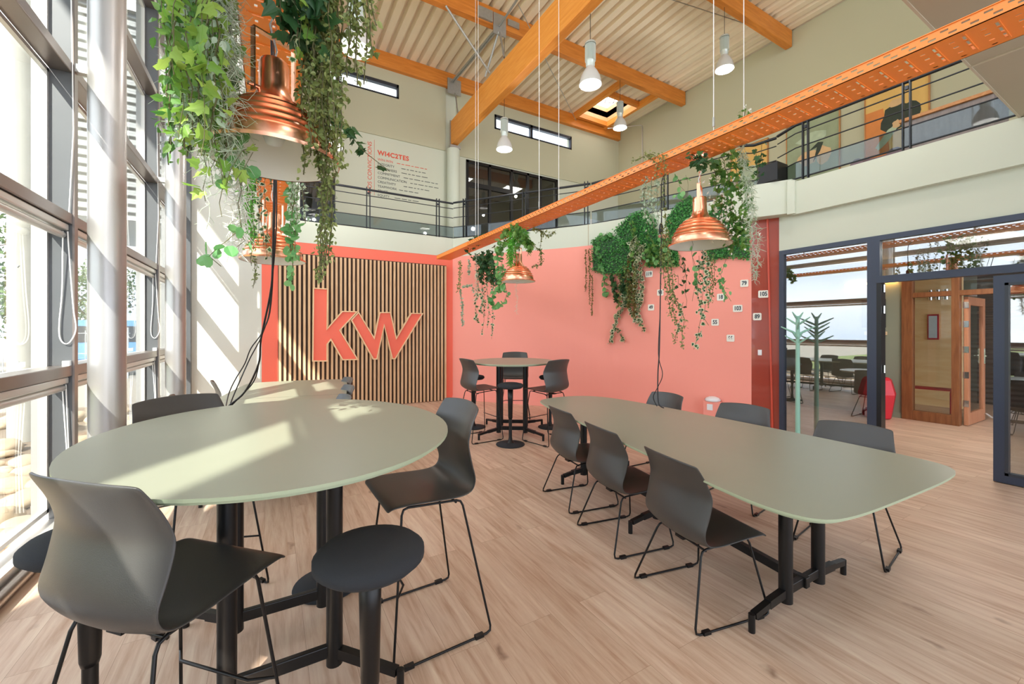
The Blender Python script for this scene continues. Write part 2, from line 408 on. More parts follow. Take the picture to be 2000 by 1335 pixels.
struct('trim_3', curvewall([(x-.011, y-.006) for x, y in CURVE], 0, .08, .011), M['coral'])
# gallery fascia
FZ0, FZ1 = 3.103, 3.5
struct('wall_fascia_far', MB().box((.45, YK-.005, FZ0), (3.42, YK+.2, FZ1)), M['fascia'])
struct('wall_fascia_middle', curvewall(CURVE[:8], FZ0, FZ1, .2), M['fascia'])
struct('wall_fascia_bend', curvewall([(CURVE[7][0]*.99+CURVE[8][0]*.01, CURVE[7][1]*.99+CURVE[8][1]*.01)]+CURVE[8:], FZ0, FZ1, .2), M['fascia'])
struct('trim_6', MB().box((CURVE[7][0]-.006, CURVE[7][1]-.006, FZ0), (CURVE[7][0]+.006, CURVE[7][1]+.006, FZ1)), M['joint'])
struct('wall_fascia_right', MB().box((6.13, -1.2, 3.07), (6.45, 2.98, 3.512)), M['fascia'])
mb = MB().prism([(5.93, 3.35), (6.13, 2.98), (6.45, 2.98), (6.45, 3.72), (5.93, 3.72)], 3.10, 3.56)
mb.prism([(6.075, 3.02), (6.10, 2.93), (6.2, 2.93), (6.2, 3.02)], 3.08, 3.53)
struct('wall_fascia_corner', mb, M['fascia'], bevel=.012)
# gallery floor deck (z 3.1-3.5 behind the fascia)
deck = [(-.2, YK+.2), (3.5, YK+.2), (5.39, 6.2), (6.28, 3.7), (6.42, 1.0), (XR, 1.0), (XR, YU), (-.2, YU)]
struct('floor_gallery', MB().prism(deck, 3.12, 3.49), M['soffit'])
# mezzanine slab near the camera, seen from below
struct('ceiling_slab', MB().box((2.6, -4.2, 3.52), (15, .99, 3.9)), M['soffit'])
struct('trim_4', MB().box((2.6, .985, 3.515), (15, 1.0, 3.9)).box((4.62, -2, 3.513), (4.64, .99, 3.52)).box((6.2, -2, 3.513), (6.222, .99, 3.52)), M['joint'])
# upper walls
mb = MB()
def ywall(mb, holes, x0, x1, z0, z1, y0, y1):
    xs = sorted(set([x0, x1]+[h[0] for h in holes]+[h[1] for h in holes]))
    for a, b in zip(xs, xs[1:]):
        zz = [z0]
        for h in sorted(holes, key=lambda h: h[2]):
            if h[0] <= a+1e-6 and h[1] >= b-1e-6:
                if h[2] > zz[-1]+1e-6: mb.box((a, y0, zz[-1]), (b, y1, h[2]))
                zz.append(h[3])
        mb.box((a, y0, zz[-1]), (b, y1, z1))
    return mb
W1 = (1.12, 2.72, 7.215, 7.545); W2 = (5.40, 8.10, 7.14, 7.53); W3 = (4.54, 7.57, 3.49, 6.10); W4 = (.2, 1.275, 3.49, 6.15)
struct('wall_upper_far', ywall(MB(), [W1, W2, W3, W4], .25, XR, 3.49, ZR, YU, YU+.2), M['wallsage'])
mb = ywall(MB(), [(W1[0]-.01, W1[1]+.01, W1[2]-.01, W1[3]+.01)], .46, 3.95, 6.2, ZR-.36, YU-.03, YU); ywall(mb, [(W2[0]-.01, W2[1]+.01, W2[2]-.01, W2[3]+.01)], 4.25, XR, 6.15, ZR-.36, YU-.025, YU); struct('wall_upper_band', mb, M['wallolive'])
struct('wall_upper_right', MB().box((XR, -4.2, 3.49), (XR+.2, YU+.2, ZR)), M['wallolive'])
struct('wall_upper_left', MB().box((.25, YK+.2, 3.49), (.45, YU, ZR)), M['wallwhite'])
struct('wall_behind_right', MB().box((15, -4.2, 0), (15.2, 12.5, 3.9)), M['green'])
# ribbed roof deck, ribs run along Y, with the skylight hole
SKX0, SKX1, SKY0, SKY1 = 8.15, 9.32, 8.75, 10.0
def ribs(x0, x1, y0, y1):
    mb = MB(); pitch = .25; x = x0; prof = []
    while x < x1-1e-6:
        for dx, z in ((0, ZR+.115), (.045, ZR+.115), (.075, ZR), (.22, ZR)):
            if x+dx <= x1: prof.append((x+dx, z))
        x += pitch
    prof.append((x1, ZR+.115))
    v = [(a, y0, z) for a, z in prof]+[(a, y1, z) for a, z in prof]; n = len(prof)
    mb.add(v, [[i, i+1, n+i+1, n+i] for i in range(n-1)]); return mb
mb = MB()
for a in ((-1.6, SKX0, -3.2, YU+.1), (SKX0, SKX1, -3.2, SKY0), (SKX0, SKX1, SKY1, YU+.1), (SKX1, XR+.1, -3.2, YU+.1)):
    r_ = ribs(*a); mb.add(r_.v, r_.f)
struct('ceiling', mb, M['roof'])
struct('ceiling_cover_and_sunblock', MB().box((-1.6, -3.2, ZR+.12), (SKX0, YU+.3, ZR+.3)).box((SKX0, -3.2, ZR+.12), (SKX1, SKY0, ZR+.3)).box((SKX0, SKY1, ZR+.12), (SKX1, YU+.3, ZR+.3)).box((SKX1, -3.2, ZR+.12), (XR+.3, YU+.3, ZR+.3)).box((-4.3, -14, 8.5), (-1.6, 5.4, 8.65)).box((-1.6, -14, 8.35), (15.2, -3.2, 8.5)), M['concrete'])  # last pair of boxes: unseen overhangs added to block the sun
struct('wall_added_sunblock', MB().box((-4.4, -14, -.1), (-4.2, -4.26, 8.5)).box((-4.4, -3.53, -.1), (-4.2, -1.11, 8.5)), M['wallwhite'])  # unseen slotted wall, added to cut the sun down to patches
# skylight
w = sroot('window_10', ((SKX0+SKX1)/2, (SKY0+SKY1)/2, ZR))
struct('skylight_curb', MB().box((SKX0-.02, SKY0-.05, ZR), (SKX1+.02, SKY0, ZR+.45)).box((SKX0-.02, SKY1, ZR), (SKX1+.02, SKY1+.05, ZR+.45)).box((SKX0-.05, SKY0, ZR), (SKX0, SKY1, ZR+.45)).box((SKX1, SKY0, ZR), (SKX1+.05, SKY1, ZR+.45)), M['gluplug'], w)
struct('skylight_pane', MB().add([(SKX0, SKY0, ZR+.43), (SKX1, SKY0, ZR+.43), (SKX1, SKY1, ZR+.43), (SKX0, SKY1, ZR+.43)], [[0, 1, 2, 3]]), leafmat('milky_skylight', (240, 240, 240), (246, 246, 246), .85), w)
struct('skylight_strut', MB().cyl((8.5, 8.8, ZR+.4), (8.75, 9.5, ZR+.2), .012).cyl((8.75, 8.8, ZR+.4), (9.0, 9.4, ZR+.2), .012).cyl((8.75, 9.5, ZR+.2), (9.2, 9.5, ZR+.35), .012), M['steel'], w)
for i, (a, b) in enumerate([((SKX0-.1, 7.72, ZR-.16), (SKX0, YU-.1, ZR)), ((SKX1, 7.72, ZR-.16), (SKX1+.1, YU-.1, ZR))]):
    tag(build('roof_trimmer', MB().box(a, b), M['glulam']), ['slim orange timber trimmer along the left side of the skylight', 'slim orange timber trimmer along the right side of the skylight'][i], 'beam')
for i, (y0, y1) in enumerate([(SKY0-.1, SKY0), (SKY1, SKY1+.1)]):
    tag(build('roof_trimmer', MB().box((SKX0, y0, ZR-.14), (SKX1, y1, ZR)), M['glulamx']), ['short timber crosspiece at the near edge of the skylight', 'short timber crosspiece at the far edge of the skylight'][i], 'beam')
# glulam purlins
for i, y in enumerate((YU-.14, 7.65, 4.89)):
    b = build('glulam_purlin', MB().box((XF-.1 if i else .46, y, ZR-.36), (XR-.02, y+(.14 if i else .138), ZR)), M['glulamx'], bevel=.006)
    tag(b, ['orange timber beam lying along the top of the far upper wall', 'orange timber roof beam crossing behind the big diagonal beam, with steel gusset', 'orange timber roof beam nearest the camera at the top of the photo'][i], 'beam')
gb = thing('glulam_beam', 'huge orange laminated timber beam crossing the ceiling, landing on the round column', 'beam', (4.1, 6, 6.3), world=True)
build('beam', MB().box((4.02, -2.5, 6.3), (4.19, 10.1, 6.92)), M['glulam'], gb, bevel=.012)
build('splice_patch', MB().add([(4.016, 2.0, 6.42), (4.016, 4.55, 6.42), (4.016, 4.5, 6.86), (4.016, 2.0, 6.92), (4.03, 2.0, 6.42), (4.03, 4.55, 6.42), (4.03, 4.5, 6.86), (4.03, 2, 6.92)], [[0,3,2,1],[0,1,5,4],[1,2,6,5],[2,3,7,6]]), M['gluplug'], gb)['label'] = 'pale scarfed timber patch'
build('end_plate', MB().box((4.0, 10.1, 6.27), (4.21, 10.12, 6.94)), M['steel'], gb)
# steel bracing on the roof
br = thing('roof_bracing', 'galvanised steel struts and gusset plate between the big beam and the roof beam', 'steel bracing', (4.1, 7.6, 6.9), world=True)
build('gusset_plate', MB().box((3.98, 7.63, 7.66), (4.28, 7.648, 8.1)), M['steel'], br)
build('gusset_plate', MB().box((3.62, 7.60, 7.86), (3.95, 7.648, 8.08)), M['steel'], br)
build('gusset_plate', MB().box((4.32, 7.62, 7.95), (4.6, 7.648, 8.08)), M['steel'], br)
for a, b in (((2.93, 7.62, 7.80), (4.0, 7.84, 6.95)), ((4.1, 7.63, 7.72), (4.0, 8.06, 6.98)), ((4.13, 7.63, 7.72), (4.06, 7.32, 7.0)), ((4.12, 7.62, 7.85), (4.15, 5.0, 8.1)), ((4.06, 7.66, 7.8), (4.05, 10.1, 7.95)), ((4.11, 7.66, 7.8), (4.10, 10.1, 7.95))):
    build('strut', MB().cyl(a, b, .022, 10), M['steel'], br)
br2 = thing('wall_bracket', 'steel gusset and thin rod where the far wall beam meets the big beam', 'steel bracing', (4.1, 10.1, 7.7), world=True)
build('gusset_plate', MB().box((3.95, 10.13, 7.66), (4.32, 10.158, 8.05)), M['steel'], br2)
build('strut', MB().cyl((4.15, 10.1, 7.68), (4.1, 9.8, 6.93), .018, 8), M['steel'], br2)
for lab, pts in (('thin steel tie rod under the ribbed roof left of the big beam', [(1.4, 6.6, ZR-.08), (3.95, 7.0, ZR-.08)]),
                 ('thin steel tie rod crossing the ribbed roof right of the big beam', [(4.2, 6.1, ZR-.08), (XR, 5.0, ZR-.08)]),
                 ('thin dark tie rod running from the big beam towards the skylight', [(4.2, 7.0, 7.9), (8.1, 10.05, 7.95)])):
    tag(build('tie_rod', MB().tube(pts, .009, 6), M['steel']), lab, 'tie rod')
rc = thing('round_column', 'pale round concrete column on the gallery carrying the big beam', 'column', (4.1, 10.12, 3.49), world=True)
build('shaft', MB().cyl((4.1, 10.12, 3.49), (4.1, 10.12, 6.2), .165, 28), M['fascia'], rc)
build('bearing_plate', MB().box((3.97, 9.98, 6.2), (4.25, 10.1, 6.27)), M['steel'], rc)
tag(build('conduit_pipe', MB().tube([(9.3, 9.95, 7.95), (XR-.03, 9.25, 7.95), (XR-.03, 9.22, 7.9), (XR-.03, 9.2, 3.5)], .014, 8), M['alulight']), 'thin pale pipe running down the upper right wall below the skylight', 'pipe')
# clerestory windows
def strip_window(n, h, mul):
    w = sroot(n, ((h[0]+h[1])/2, YU, h[2])); x0, x1, z0, z1 = h; t = .045
    mb = MB().box((x0, YU-.035, z0), (x1, YU+.06, z0+t*.7)).box((x0, YU-.035, z1-t*1.6), (x1, YU+.06, z1)).box((x0, YU-.035, z0), (x0+t, YU+.06, z1)).box((x1-t, YU-.035, z0), (x1, YU+.06, z1))
    for m in mul: mb.box((m-.04, YU-.035, z0), (m+.04, YU+.06, z1))
    build('window_frame', mb, M['darkframe'], w); build('window_pane', MB().box((x0+t, YU+.03, z0+t), (x1-t, YU+.035, z1-t)), M['glass'], w)
strip_window('window_5', W1, [1.33]); strip_window('window_6', W2, [6.62])
# office glazing on the gallery
def office(n, h, xs, bars):
    w = sroot(n, ((h[0]+h[1])/2, YU, h[2])); x0, x1, z0, z1 = h
    mb = MB().box((x0, YU-.03, z1-.07), (x1, YU+.05, z1)).box((x0, YU-.03, z0), (x1, YU+.05, z0+.06))
    for x in xs: mb.box((x-.035, YU-.03, z0), (x+.035, YU+.05, z1))
    for a, b, z in bars: mb.box((a, YU-.035, z-.06), (b, YU+.05, z+.06))
    build('window_frame', mb, M['black'], w); build('window_pane', MB().box((x0, YU+.005, z0), (x1, YU+.012, z1)), M['glassO'], w); return w
office('window_7', W3, [4.57, 5.25, 5.95, 6.5, 6.95, 7.54], [(4.57, 5.95, 5.45)])
office('window_8', W4, [.24, 1.22], [])
# office behind the glazing
mb = MB().box((.2, 13.3, 3.3), (7.8, 13.4, 6.4)).box((7.8, YU+.2, 3.3), (7.9, 13.4, 6.4)).box((.1, YU+.2, 3.3), (.2, 13.4, 6.4)).box((3.2, YU+.2, 3.3), (3.3, 13.3, 6.4))
struct('wall_office', mb, M['dark']); struct('ceiling_office', MB().box((.1, YU+.2, 6.2), (7.9, 13.4, 6.3)), M['ceiltile']); struct('floor_office', MB().box((.1, YU+.2, 3.3), (7.9, 13.4, 3.49)), M['soffit'])
for i, (x, y) in enumerate([(5.1, 12.0), (6.9, 12.0)]):
    mb = MB()
    for a in range(6):
        for b in range(4): mb.box((x-.28+a*.1, y-.28+b*.15, 6.185), (x-.21+a*.1, y-.17+b*.15, 6.198))
    t = thing('ceiling_light', ['square louvred office ceiling light behind the left gallery panes', 'square louvred office ceiling light behind the right gallery panes'][i], 'ceiling light', (x, y, 6.2), world=True)
    build('louvre_cells', mb, M['lampon'], t); build('housing', MB().box((x-.32, y-.32, 6.19), (x+.32, y+.32, 6.2)), M['white'], t)
struct('window_11', MB().box((3.75, 13.285, 4.0), (4.35, 13.3, 5.1)).box((5.55, 13.285, 4.2), (5.95, 13.3, 5.4)), emis('bright_far_window', (225, 236, 250), 1.6))
# ================================================================ FACADE (left curtain wall)
ZT = [0.12, 1.16, 2.29, 3.42, 4.55, 5.68, 6.81, 8.05]
bays = [(-3.66, -.98), (-.98, 1.70), (1.70, 4.36), (4.36, 7.05), (7.05, YK-.02)]
for bi, (y0, y1) in enumerate(bays):
    w = sroot('window_%d' % [12, 1, 2, 3, 4][bi], (XF, (y0+y1)/2, 0))
    last = bi == len(bays)-1
    build('mullion', MB().box((-1.41, y1-.03, 0), (XF, y1+.03, 8.2)), M['aludk'], w)
    build('mullion_cap', MB().box((XF, y1-.032, 0), (XF+.012, y1+.032, 8.2)), M['alu'], w)
    build('mullion_outer', MB().box((-1.50, y1-.03, 0), (-1.41, y1+.03, 8.2)), M['alulight'], w)
    for zi, z in enumerate(ZT):
        h = .08 if zi else .05
        if zi == 0:
            build('sill', MB().box((-1.45, y0+.03, -.1), (XF-.02, y1-.03, .12)), M['alulight'], w)
            build('sill_profile', MB().tube([(XF+.01, y0+.03, .045), (XF+.01, y1-.03, .045)], .035, 14), M['alu'], w)
        else:
            build('transom', MB().box((-1.41, y0+.03, z), (XF, y1-.03, z+h)), M['alu'], w, bevel=.006)
    for za, zb in zip(ZT, ZT[1:]):
        build('window_pane', MB().box((-1.435, y0+.04, za+.06), (-1.428, y1-.04, zb-.01)), M['glass'], w)
        build('glazing_bead', MB().box((-1.44, y0+.03, za+.05), (-1.41, y0+.055, zb)).box((-1.44, y1-.055, za+.05), (-1.41, y1-.03, zb)).box((-1.44, y0+.03, zb-.03), (-1.41, y1-.03, zb)).box((-1.44, y0+.03, za+.05), (-1.41, y1-.03, za+.08)), M['alulight'], w)
    for z in (1.16, 2.29):
        bl = build('blind_housing', MB().box((-1.37, y0+.04, z-.052), (-1.30, y1-.04, z-.004)), M['alulight'], w, bevel=.008)
        mb = MB()
        for yy in (y0+.35, y0+1.2, y1-.9, y1-.25):
            if y0 < yy < y1: mb.cyl((-1.30, yy, z-.05), (-1.285, yy, z-.025), .011, 8)
        build('blind_bracket', mb, M['steel'], bl)
        build('blind_rail', MB().tube([(-1.335, y0+.05, z-.085), (-1.335, y1-.05, z-.085)], .024, 12), M['alulight'], w)
    if not last:
        # looped white blind cord beside the mullion
        yy = y1-.045
        build('blind_cord', MB().tube([(-1.29, yy, 4.2), (-1.275, yy, 3.0), (-1.30, yy, 2.33)], .004, 6), M['cord'], w)
        lp = [(-1.30, yy-.02, 2.23), (-1.275, yy-.01, 1.7), (-1.262, yy, 1.52), (-1.285, yy, 1.43), (-1.315, yy, 1.40), (-1.345, yy, 1.44), (-1.35, yy, 1.55), (-1.335, yy, 1.8), (-1.325, yy-.02, 2.23)]
        build('blind_cord', MB().tube(smooth_path(lp), .0045, 6), M['cord'], w)
        build('blind_cord', MB().tube([(-1.315, yy, 1.10), (-1.30, yy, .6), (-1.305, yy, .2)], .004, 6).tube([(-1.335, yy, 1.10), (-1.31, yy, .6), (-1.325, yy, .2)], .004, 6), M['cord'], w)
        build('cord_clip', MB().box((-1.33, yy-.02, 1.24), (-1.29, yy+.02, 1.275)), M['whiteplastic'], w)
struct('trim_5', MB().box((-1.22, YK-.10, 0), (-1.125, YK-.001, 8.2)), M['aludk'])
for i, y in enumerate((1.70, 4.36, 7.02)):
    if i == 0: continue
    c = thing('steel_column', ['', 'thick silver steel column nearest the camera, just inside the glass facade', 'second silver steel column inside the facade, nearer the far wall'][i], 'column', (-1.1, y, 0), world=True)
    build('shaft', MB().cyl((-1.1, y, .01), (-1.1, y, 8.2), .111, 40), M['colsteel'], c)
    build('base_plate', MB().box((-1.235, y-.135, 0), (-.965, y+.135, .012)), M['steel'], c)
    build('bracket', MB().box((-1.29, y-.03, 5.7), (-1.2, y+.03, 5.76)).box((-1.29, y-.03, 3.44), (-1.2, y+.03, 3.5)), M['steel'], c)
# ================================================================ KW PANEL AND SIGN
pn = thing('slatted_wall_panel', 'vertical oak slat panel on dark backing covering the coral far wall', 'wall panel', (1.68, YK-.02, 0), world=True)
build('backing', MB().box((.105, YK-.02, .005), (3.265, YK-.001, 2.895)), M['slatback'], pn)
mb = MB(); n = 41
for i in range(n):
    x = .115+i*(3.255-.115-.038)/(n-1); mb.box((x, YK-.052, .01), (x+.038, YK-.02, 2.88))
build('slats', mb, M['slat'], pn)
def inset(poly, d):
    n = len(poly); a = sum(poly[i][0]*poly[(i+1) % n][1]-poly[(i+1) % n][0]*poly[i][1] for i in range(n)); sg = 1 if a > 0 else -1
    out = []
    for i in range(n):
        p0, p1, p2 = Vector(poly[i-1]), Vector(poly[i]), Vector(poly[(i+1) % n])
        d1 = (p1-p0).normalized(); d2 = (p2-p1).normalized()
        n1 = Vector((-d1.y, d1.x))*sg; n2 = Vector((-d2.y, d2.x))*sg
        m = n1+n2
        if m.length < .15: m = n1.copy()
        m.normalize(); k = min(d/max(.35, m.dot(n1)), d*2.6)
        out.append(tuple(p1+m*k))
    return out
kz = [(370,372),(470,378),(466,632),(560,523),(665,526),(550,650),(668,843),(562,845),(487,716),(467,742),(467,853),(366,853)]
wz = [(668,527),(768,692),(803,531),(878,531),(915,694),(1008,536),(1090,538),(908,838),(885,838),(835,626),(790,840),(762,840),(617,583)]
for nm, zp in (('k', kz), ('w', wz)):
    poly = [(lambda v: (v.x, v.z))(on_y(500+a/3.3375, 450+b/3.3375, YK-.09)) for a, b in zp]
    if nm == 'k': pz = [p_[1] for p_ in poly]
    t = thing('sign_letter', {'k': 'big coral letter k with pale plywood rim on the slatted panel', 'w': 'big coral letter w with pale plywood rim on the slatted panel'}[nm], 'sign letter', (sum(p_[0] for p_ in poly)/len(poly), YK-.06, min(p_[1] for p_ in poly)), group='two raised letters on the slatted panel', world=True)
    inn = inset(poly, .021); n = len(poly); rim = MB()
    y0, y1, y2 = YK-.115, YK-.085, YK-.053
    vo = [(x, y0, z) for x, z in poly]+[(x, y2, z) for x, z in poly]; vi = [(x, y0, z) for x, z in inn]+[(x, y2, z) for x, z in inn]
    rim.add(vo, [[i, (i+1) % n, n+(i+1) % n, n+i] for i in range(n)])
    rim.add(vi, [[i, n+i, n+(i+1) % n, (i+1) % n] for i in range(n)])
    rim.add([(x, y0, z) for x, z in poly]+[(x, y0, z) for x, z in inn], [[i, n+i, n+(i+1) % n, (i+1) % n] for i in range(n)])
    build('rim', rim, M['ply'], t)
    fc = MB().add([(x, y1, z) for x, z in inn]+[(x, y2, z) for x, z in inn], [list(range(n)), list(range(2*n-1, n-1, -1))]); build('letter_face', fc, M['coral2'], t)
# convictions lettering on the gallery wall
tx = thing('wall_lettering', 'red and dark vinyl lettering reading NOS CONVICTIONS on the upper gallery wall', 'wall lettering', (2.3, YU-.055, 4.8), world=True)
RX = Matrix.Rotation(PI/2, 4, 'X'); yw = YU-.003
def wtext(s, x, z, size, m, rot=0, ex=.002, al='LEFT', sp=1, part='lettering_line', bold=0):
    mt = Matrix.Translation((x, yw, z)) @ RX @ Matrix.Rotation(rot, 4, 'Z')
    return textmesh(s, size, ex, part, m, tx, mt, al, sp, bold)
o = wtext('NOS CONVICTIONS', 2.04, 5.40, .135, M['redtext'], PI/2, al='CENTER'); o['label'] = 'NOS CONVICTIONS set vertically in red'
build('divider_line', MB().box((2.14, yw-.002, 4.75), (2.147, yw, 6.08)), M['redtext'], tx)
o = wtext('WI4C2TES', 2.22, 5.79, .155, M['redtext'], sp=1.1, bold=.035); o['label'] = 'WI4C2TES heading in red'
rows = [('WIN-WIN', M['redtext'], .95), ('INTEGRITY', M['greytext'], .72), ('CUSTOMERS', M['greytext'], .8), ('COMMITMENT', M['greytext'], 1.12), ('COMMUNICATION', M['greytext'], .82), ('CREATIVITY', M['greytext'], .7), ('TEAMWORK', M['greytext'], .62), ('TRUST', M['greytext'], .95), ('EQUITY', M['greytext'], .7)]
for i, (s, m, ln) in enumerate(rows):
    z = 5.63-i*.108; wtext(s, 2.22, z, .082, m)
    x0 = 2.22+.056*len(s)+.07
    mb = MB(); x = x0
    while x < x0+ln*.8:
        wd = random.uniform(.05, .16); mb.box((x, yw-.001, z-.012), (x+wd, yw, z+.004)); x += wd+.03
    build('fine_print_line', mb, m, tx)
# ================================================================ GALLERY RAILINGS
def railing(pts, posts, label, zt=4.28, zb=3.5, off=0):
    c = Vector(((pts[0][0]+pts[-1][0])/2, (pts[0][1]+pts[-1][1])/2, zb))
    t = thing('gallery_railing', label, 'railing', c, world=True)
    H = zt-zb
    def line(z, r, name, m):
        build(name, MB().tube([(x, y, z) for x, y in pts], r, 10), m, t)
    line(zt, .021, 'handrail', M['rail']); line(zb+.85*H, .008, 'rod', M['rail']); line(zb+.59*H, .008, 'rod', M['rail']); line(zb+.33*H, .008, 'rod', M['rail']); line(zb+.03, .010, 'rod', M['rail'])
    for a, b in zip(pts, pts[1:]):
        build('glass_panel', MB().bar((a[0], a[1], zb+.18*H), (b[0], b[1], zb+.18*H), .008, .28*H), M['glassT'], t)
    for (x, y, dx, dy) in posts:
        mb = MB()
        for s_ in (-1, 1):
            mb.bar((x+dx*.032*s_, y+dy*.032*s_, zb), (x+dx*.03*s_, y+dy*.03*s_, zt+.05), .05, .012, up=(dx, dy, 0))
        mb.box((x-.015, y-.015, zt-.09), (x+.015, y+.015, zt-.05))
        build('post', mb, M['rail'], t)
    return t
dA = Vector((P1[0]-C0[0], P1[1]-C0[1])).normalized(); dB = Vector((P2[0]-P1[0], P2[1]-P1[1])).normalized()
railing([(.46, YK+.05), (3.45, YK+.05)], [(1.66, YK+.05, 1, 0), (3.10, YK+.05, 1, 0)], 'dark steel railing with smoked glass on the far gallery edge above the slatted wall')
railing([(3.46, YK+.05), (5.27, 6.11)], [(3.62, 8.29, dA.x, dA.y), (4.45, 7.18, dA.x, dA.y), (5.22, 6.17, dA.x, dA.y)], 'dark railing with smoked glass on the gallery edge above the corner table', 4.30)
railing([(5.29, 6.09), (6.10, 3.75), (6.32, 3.6), (6.36, 3.3)], [(5.75, 4.75, dB.x, dB.y)], 'dark railing with smoked glass half hidden behind the wall greenery', 4.30)
railing([(6.30, 3.25), (6.17, 2.95), (6.17, 1.02)], [(6.17, 2.83, 0, 1), (6.17, 1.81, 0, 1)], 'dark railing with smoked glass above the glass partition at right', 4.29, 3.53)
tag(build('planter_box', MB().box((6.0, 3.10, 3.565), (6.28, 3.38, 3.83)), M['black'], bevel=.01), 'black box behind the railing at the gallery corner', 'box')
# paintings on the upper right wall
def painting(y0, y1, z0, z1, label, ground, shapes):
    t = thing('painting', label, 'painting', (XR-.02, (y0+y1)/2, z0), group=None, world=True)
    build('canvas', MB().box((XR-.03, y0, z0), (XR-.004, y1, z1)), ground, t)
    f = .018
    build('frame', MB().box((XR-.045, y0-f, z0-f), (XR-.001, y0, z1+f)).box((XR-.045, y1, z0-f), (XR-.001, y1+f, z1+f)).box((XR-.045, y0, z0-f), (XR-.001, y1, z0)).box((XR-.045, y0, z1), (XR-.001, y1, z1+f)), M['framew'], t)
    for nm, m, pl in shapes:
        k = .0315+.0008*len(kids(t)); n = len(pl); pts = [(XR-k, y1+(y0-y1)*a, z0+(z1-z0)*b) for a, b in pl]
        build(nm, MB().add(pts, [list(range(n))]), m, t)
def blob(cx, cy, rx, ry, n=14, rot=0, wob=.15, seed=0):
    rnd = random.Random(seed); o = []
    for i in range(n):
        a = 2*PI*i/n; k = 1+rnd.uniform(-wob, wob); x = rx*k*math.cos(a); y = ry*k*math.sin(a)
        o.append((cx+x*math.cos(rot)-y*math.sin(rot), cy+x*math.sin(rot)+y*math.cos(rot)))
    return o
painting(4.0, 4.99, 4.35, 6.05, 'green abstract painting with curled pale shapes behind the gallery railing', M['canvasA'], [('painted_shape', M['skin'], blob(.42, .52, .2, .09, seed=1)), ('painted_shape', M['skin'], blob(.72, .50, .13, .12, seed=2)), ('painted_shape', M['dkgreen'], [(.52, .44), (.66, .56), (.72, .66), (.62, .68), (.44, .60), (.6, .62), (.56, .52)]), ('painted_shape', M['palegreen'], blob(.5, .76, .3, .07, seed=3))])
painting(2.66, 3.56, 4.35, 6.25, 'orange and yellow abstract painting with a large dark green mass', M['canvasC'], [('painted_shape', M['canvasB'], [(.0, .0), (.42, .0), (.4, .3), (.34, .6), (.3, .72), (.0, .72)]), ('painted_shape', M['dkgreen'], blob(.50, .58, .24, .13, seed=5)), ('painted_shape', M['dkgreen'], blob(.72, .58, .16, .13, seed=6)), ('painted_shape', M['skin'], blob(.5, .73, .12, .04, seed=7)), ('painted_shape', M['palegreen'], blob(.36, .42, .2, .05, rot=.5, seed=8)), ('painted_shape', M['skin'], blob(.52, .52, .07, .04, seed=9))])
painting(5.42, 6.3, 4.35, 6.0, 'pale framed painting mostly hidden behind the hanging plants', M['canvasC'], [('painted_shape', M['palegreen'], blob(.5, .5, .3, .2, seed=11))])
# gallery furniture
dk = thing('gallery_desk', 'grey-brown desk with pale wooden top behind the right railing', 'desk', (7.6, 1.75, 3.49))
build('desk_panel', MB().box((-.3, -.38, 0), (-.26, .42, .78)), M['deskgrey'], dk); build('desk_top', MB().box((-.34, -.42, .78), (.4, .46, .82)), M['orangewood'], dk)
for y in (-.38, .38): build('desk_side', MB().box((-.26, y, 0), (.34, y+.04, .78)), M['deskgrey'], dk)
ch = thing('tub_chair', 'mauve rounded chair behind the smoked glass between the two paintings', 'chair', (8.1, 2.75, 3.49))
build('seat', MB().lathe([(.02, .40), (.24, .40), (.26, .44), (.24, .48), (.02, .50)], 24, capb=True, capt=True), M['purple'], ch)
build('backrest', MB().tube([(.24*math.cos(a), .24*math.sin(a), .66) for a in [i*.26-1.6 for i in range(13)]], .1, 10), M['purple'], ch)
build('pedestal', MB().cyl((0, 0, .01), (0, 0, .41), .03).cyl((0, 0, 0), (0, 0, .02), .2), M['blackm'], ch)
sh = thing('wooden_shelving', 'dark shelving unit with orange wood posts on the gallery behind the cable tray', 'shelving', (XR-.25, 7.3, 3.49), world=True)
build('carcass', MB().box((XR-.35, 5.9, 3.49), (XR-.01, 8.6, 4.75)), M['dark'], sh)
mb = MB()
for y in (5.88, 6.75, 7.65, 8.55): mb.box((XR-.4, y, 3.49), (XR-.34, y+.1, 4.85))
mb.box((XR-.42, 5.85, 4.75), (XR-.01, 8.7, 4.85)); build('wooden_frame', mb, M['orangewood'], sh)
tag(build('wall_heater', MB().box((8.55, YU-.12, 4.7), (9.2, YU-.005, 5.05)), M['whiteplastic'], bevel=.02), 'small white wall unit beside the office window on the gallery', 'wall unit')
# ================================================================ RIGHT GLASS PARTITION
w = sroot('window_9', (XG, 2.65, 0))
fr = MB(); a = .05
fr.box((XG-.04, 2.09, 2.56), (XG+.04, 3.18, 2.62)).box((XG-.04, 3.12, 0), (XG+.04, 3.18, 2.56)).box((XG-.04, 2.09, 0), (XG+.04, 2.18, 2.56)).box((XG-.04, 2.18, 0), (XG+.04, 3.12, .05))
build('window_frame', fr, M['navyframe'], w); build('window_pane', MB().box((XG-.004, 2.18, .05), (XG+.004, 3.12, 2.56)), M['glassR'], w)
struct('wall_partition_head', MB().box((XG-.02, -1.2, 2.622), (XG+.16, 3.19, 3.11)), M['fascia'])
w = sroot('window_13', (XG, 1, 2.1))
build('window_frame', MB().box((XG-.04, -1.2, 2.56), (XG+.04, 2.09, 2.62)).box((XG-.05, -1.2, 2.06), (XG+.05, 2.09, 2.14)).box((XG-.04, 2.06, 2.14), (XG+.04, 2.09, 2.56)), M['navyframe'], w)
build('window_pane', MB().box((XG-.004, -1.2, 2.14), (XG+.004, 2.06, 2.56)), M['glassR'], w)
w = sroot('door_1', (XG, .7, 0))
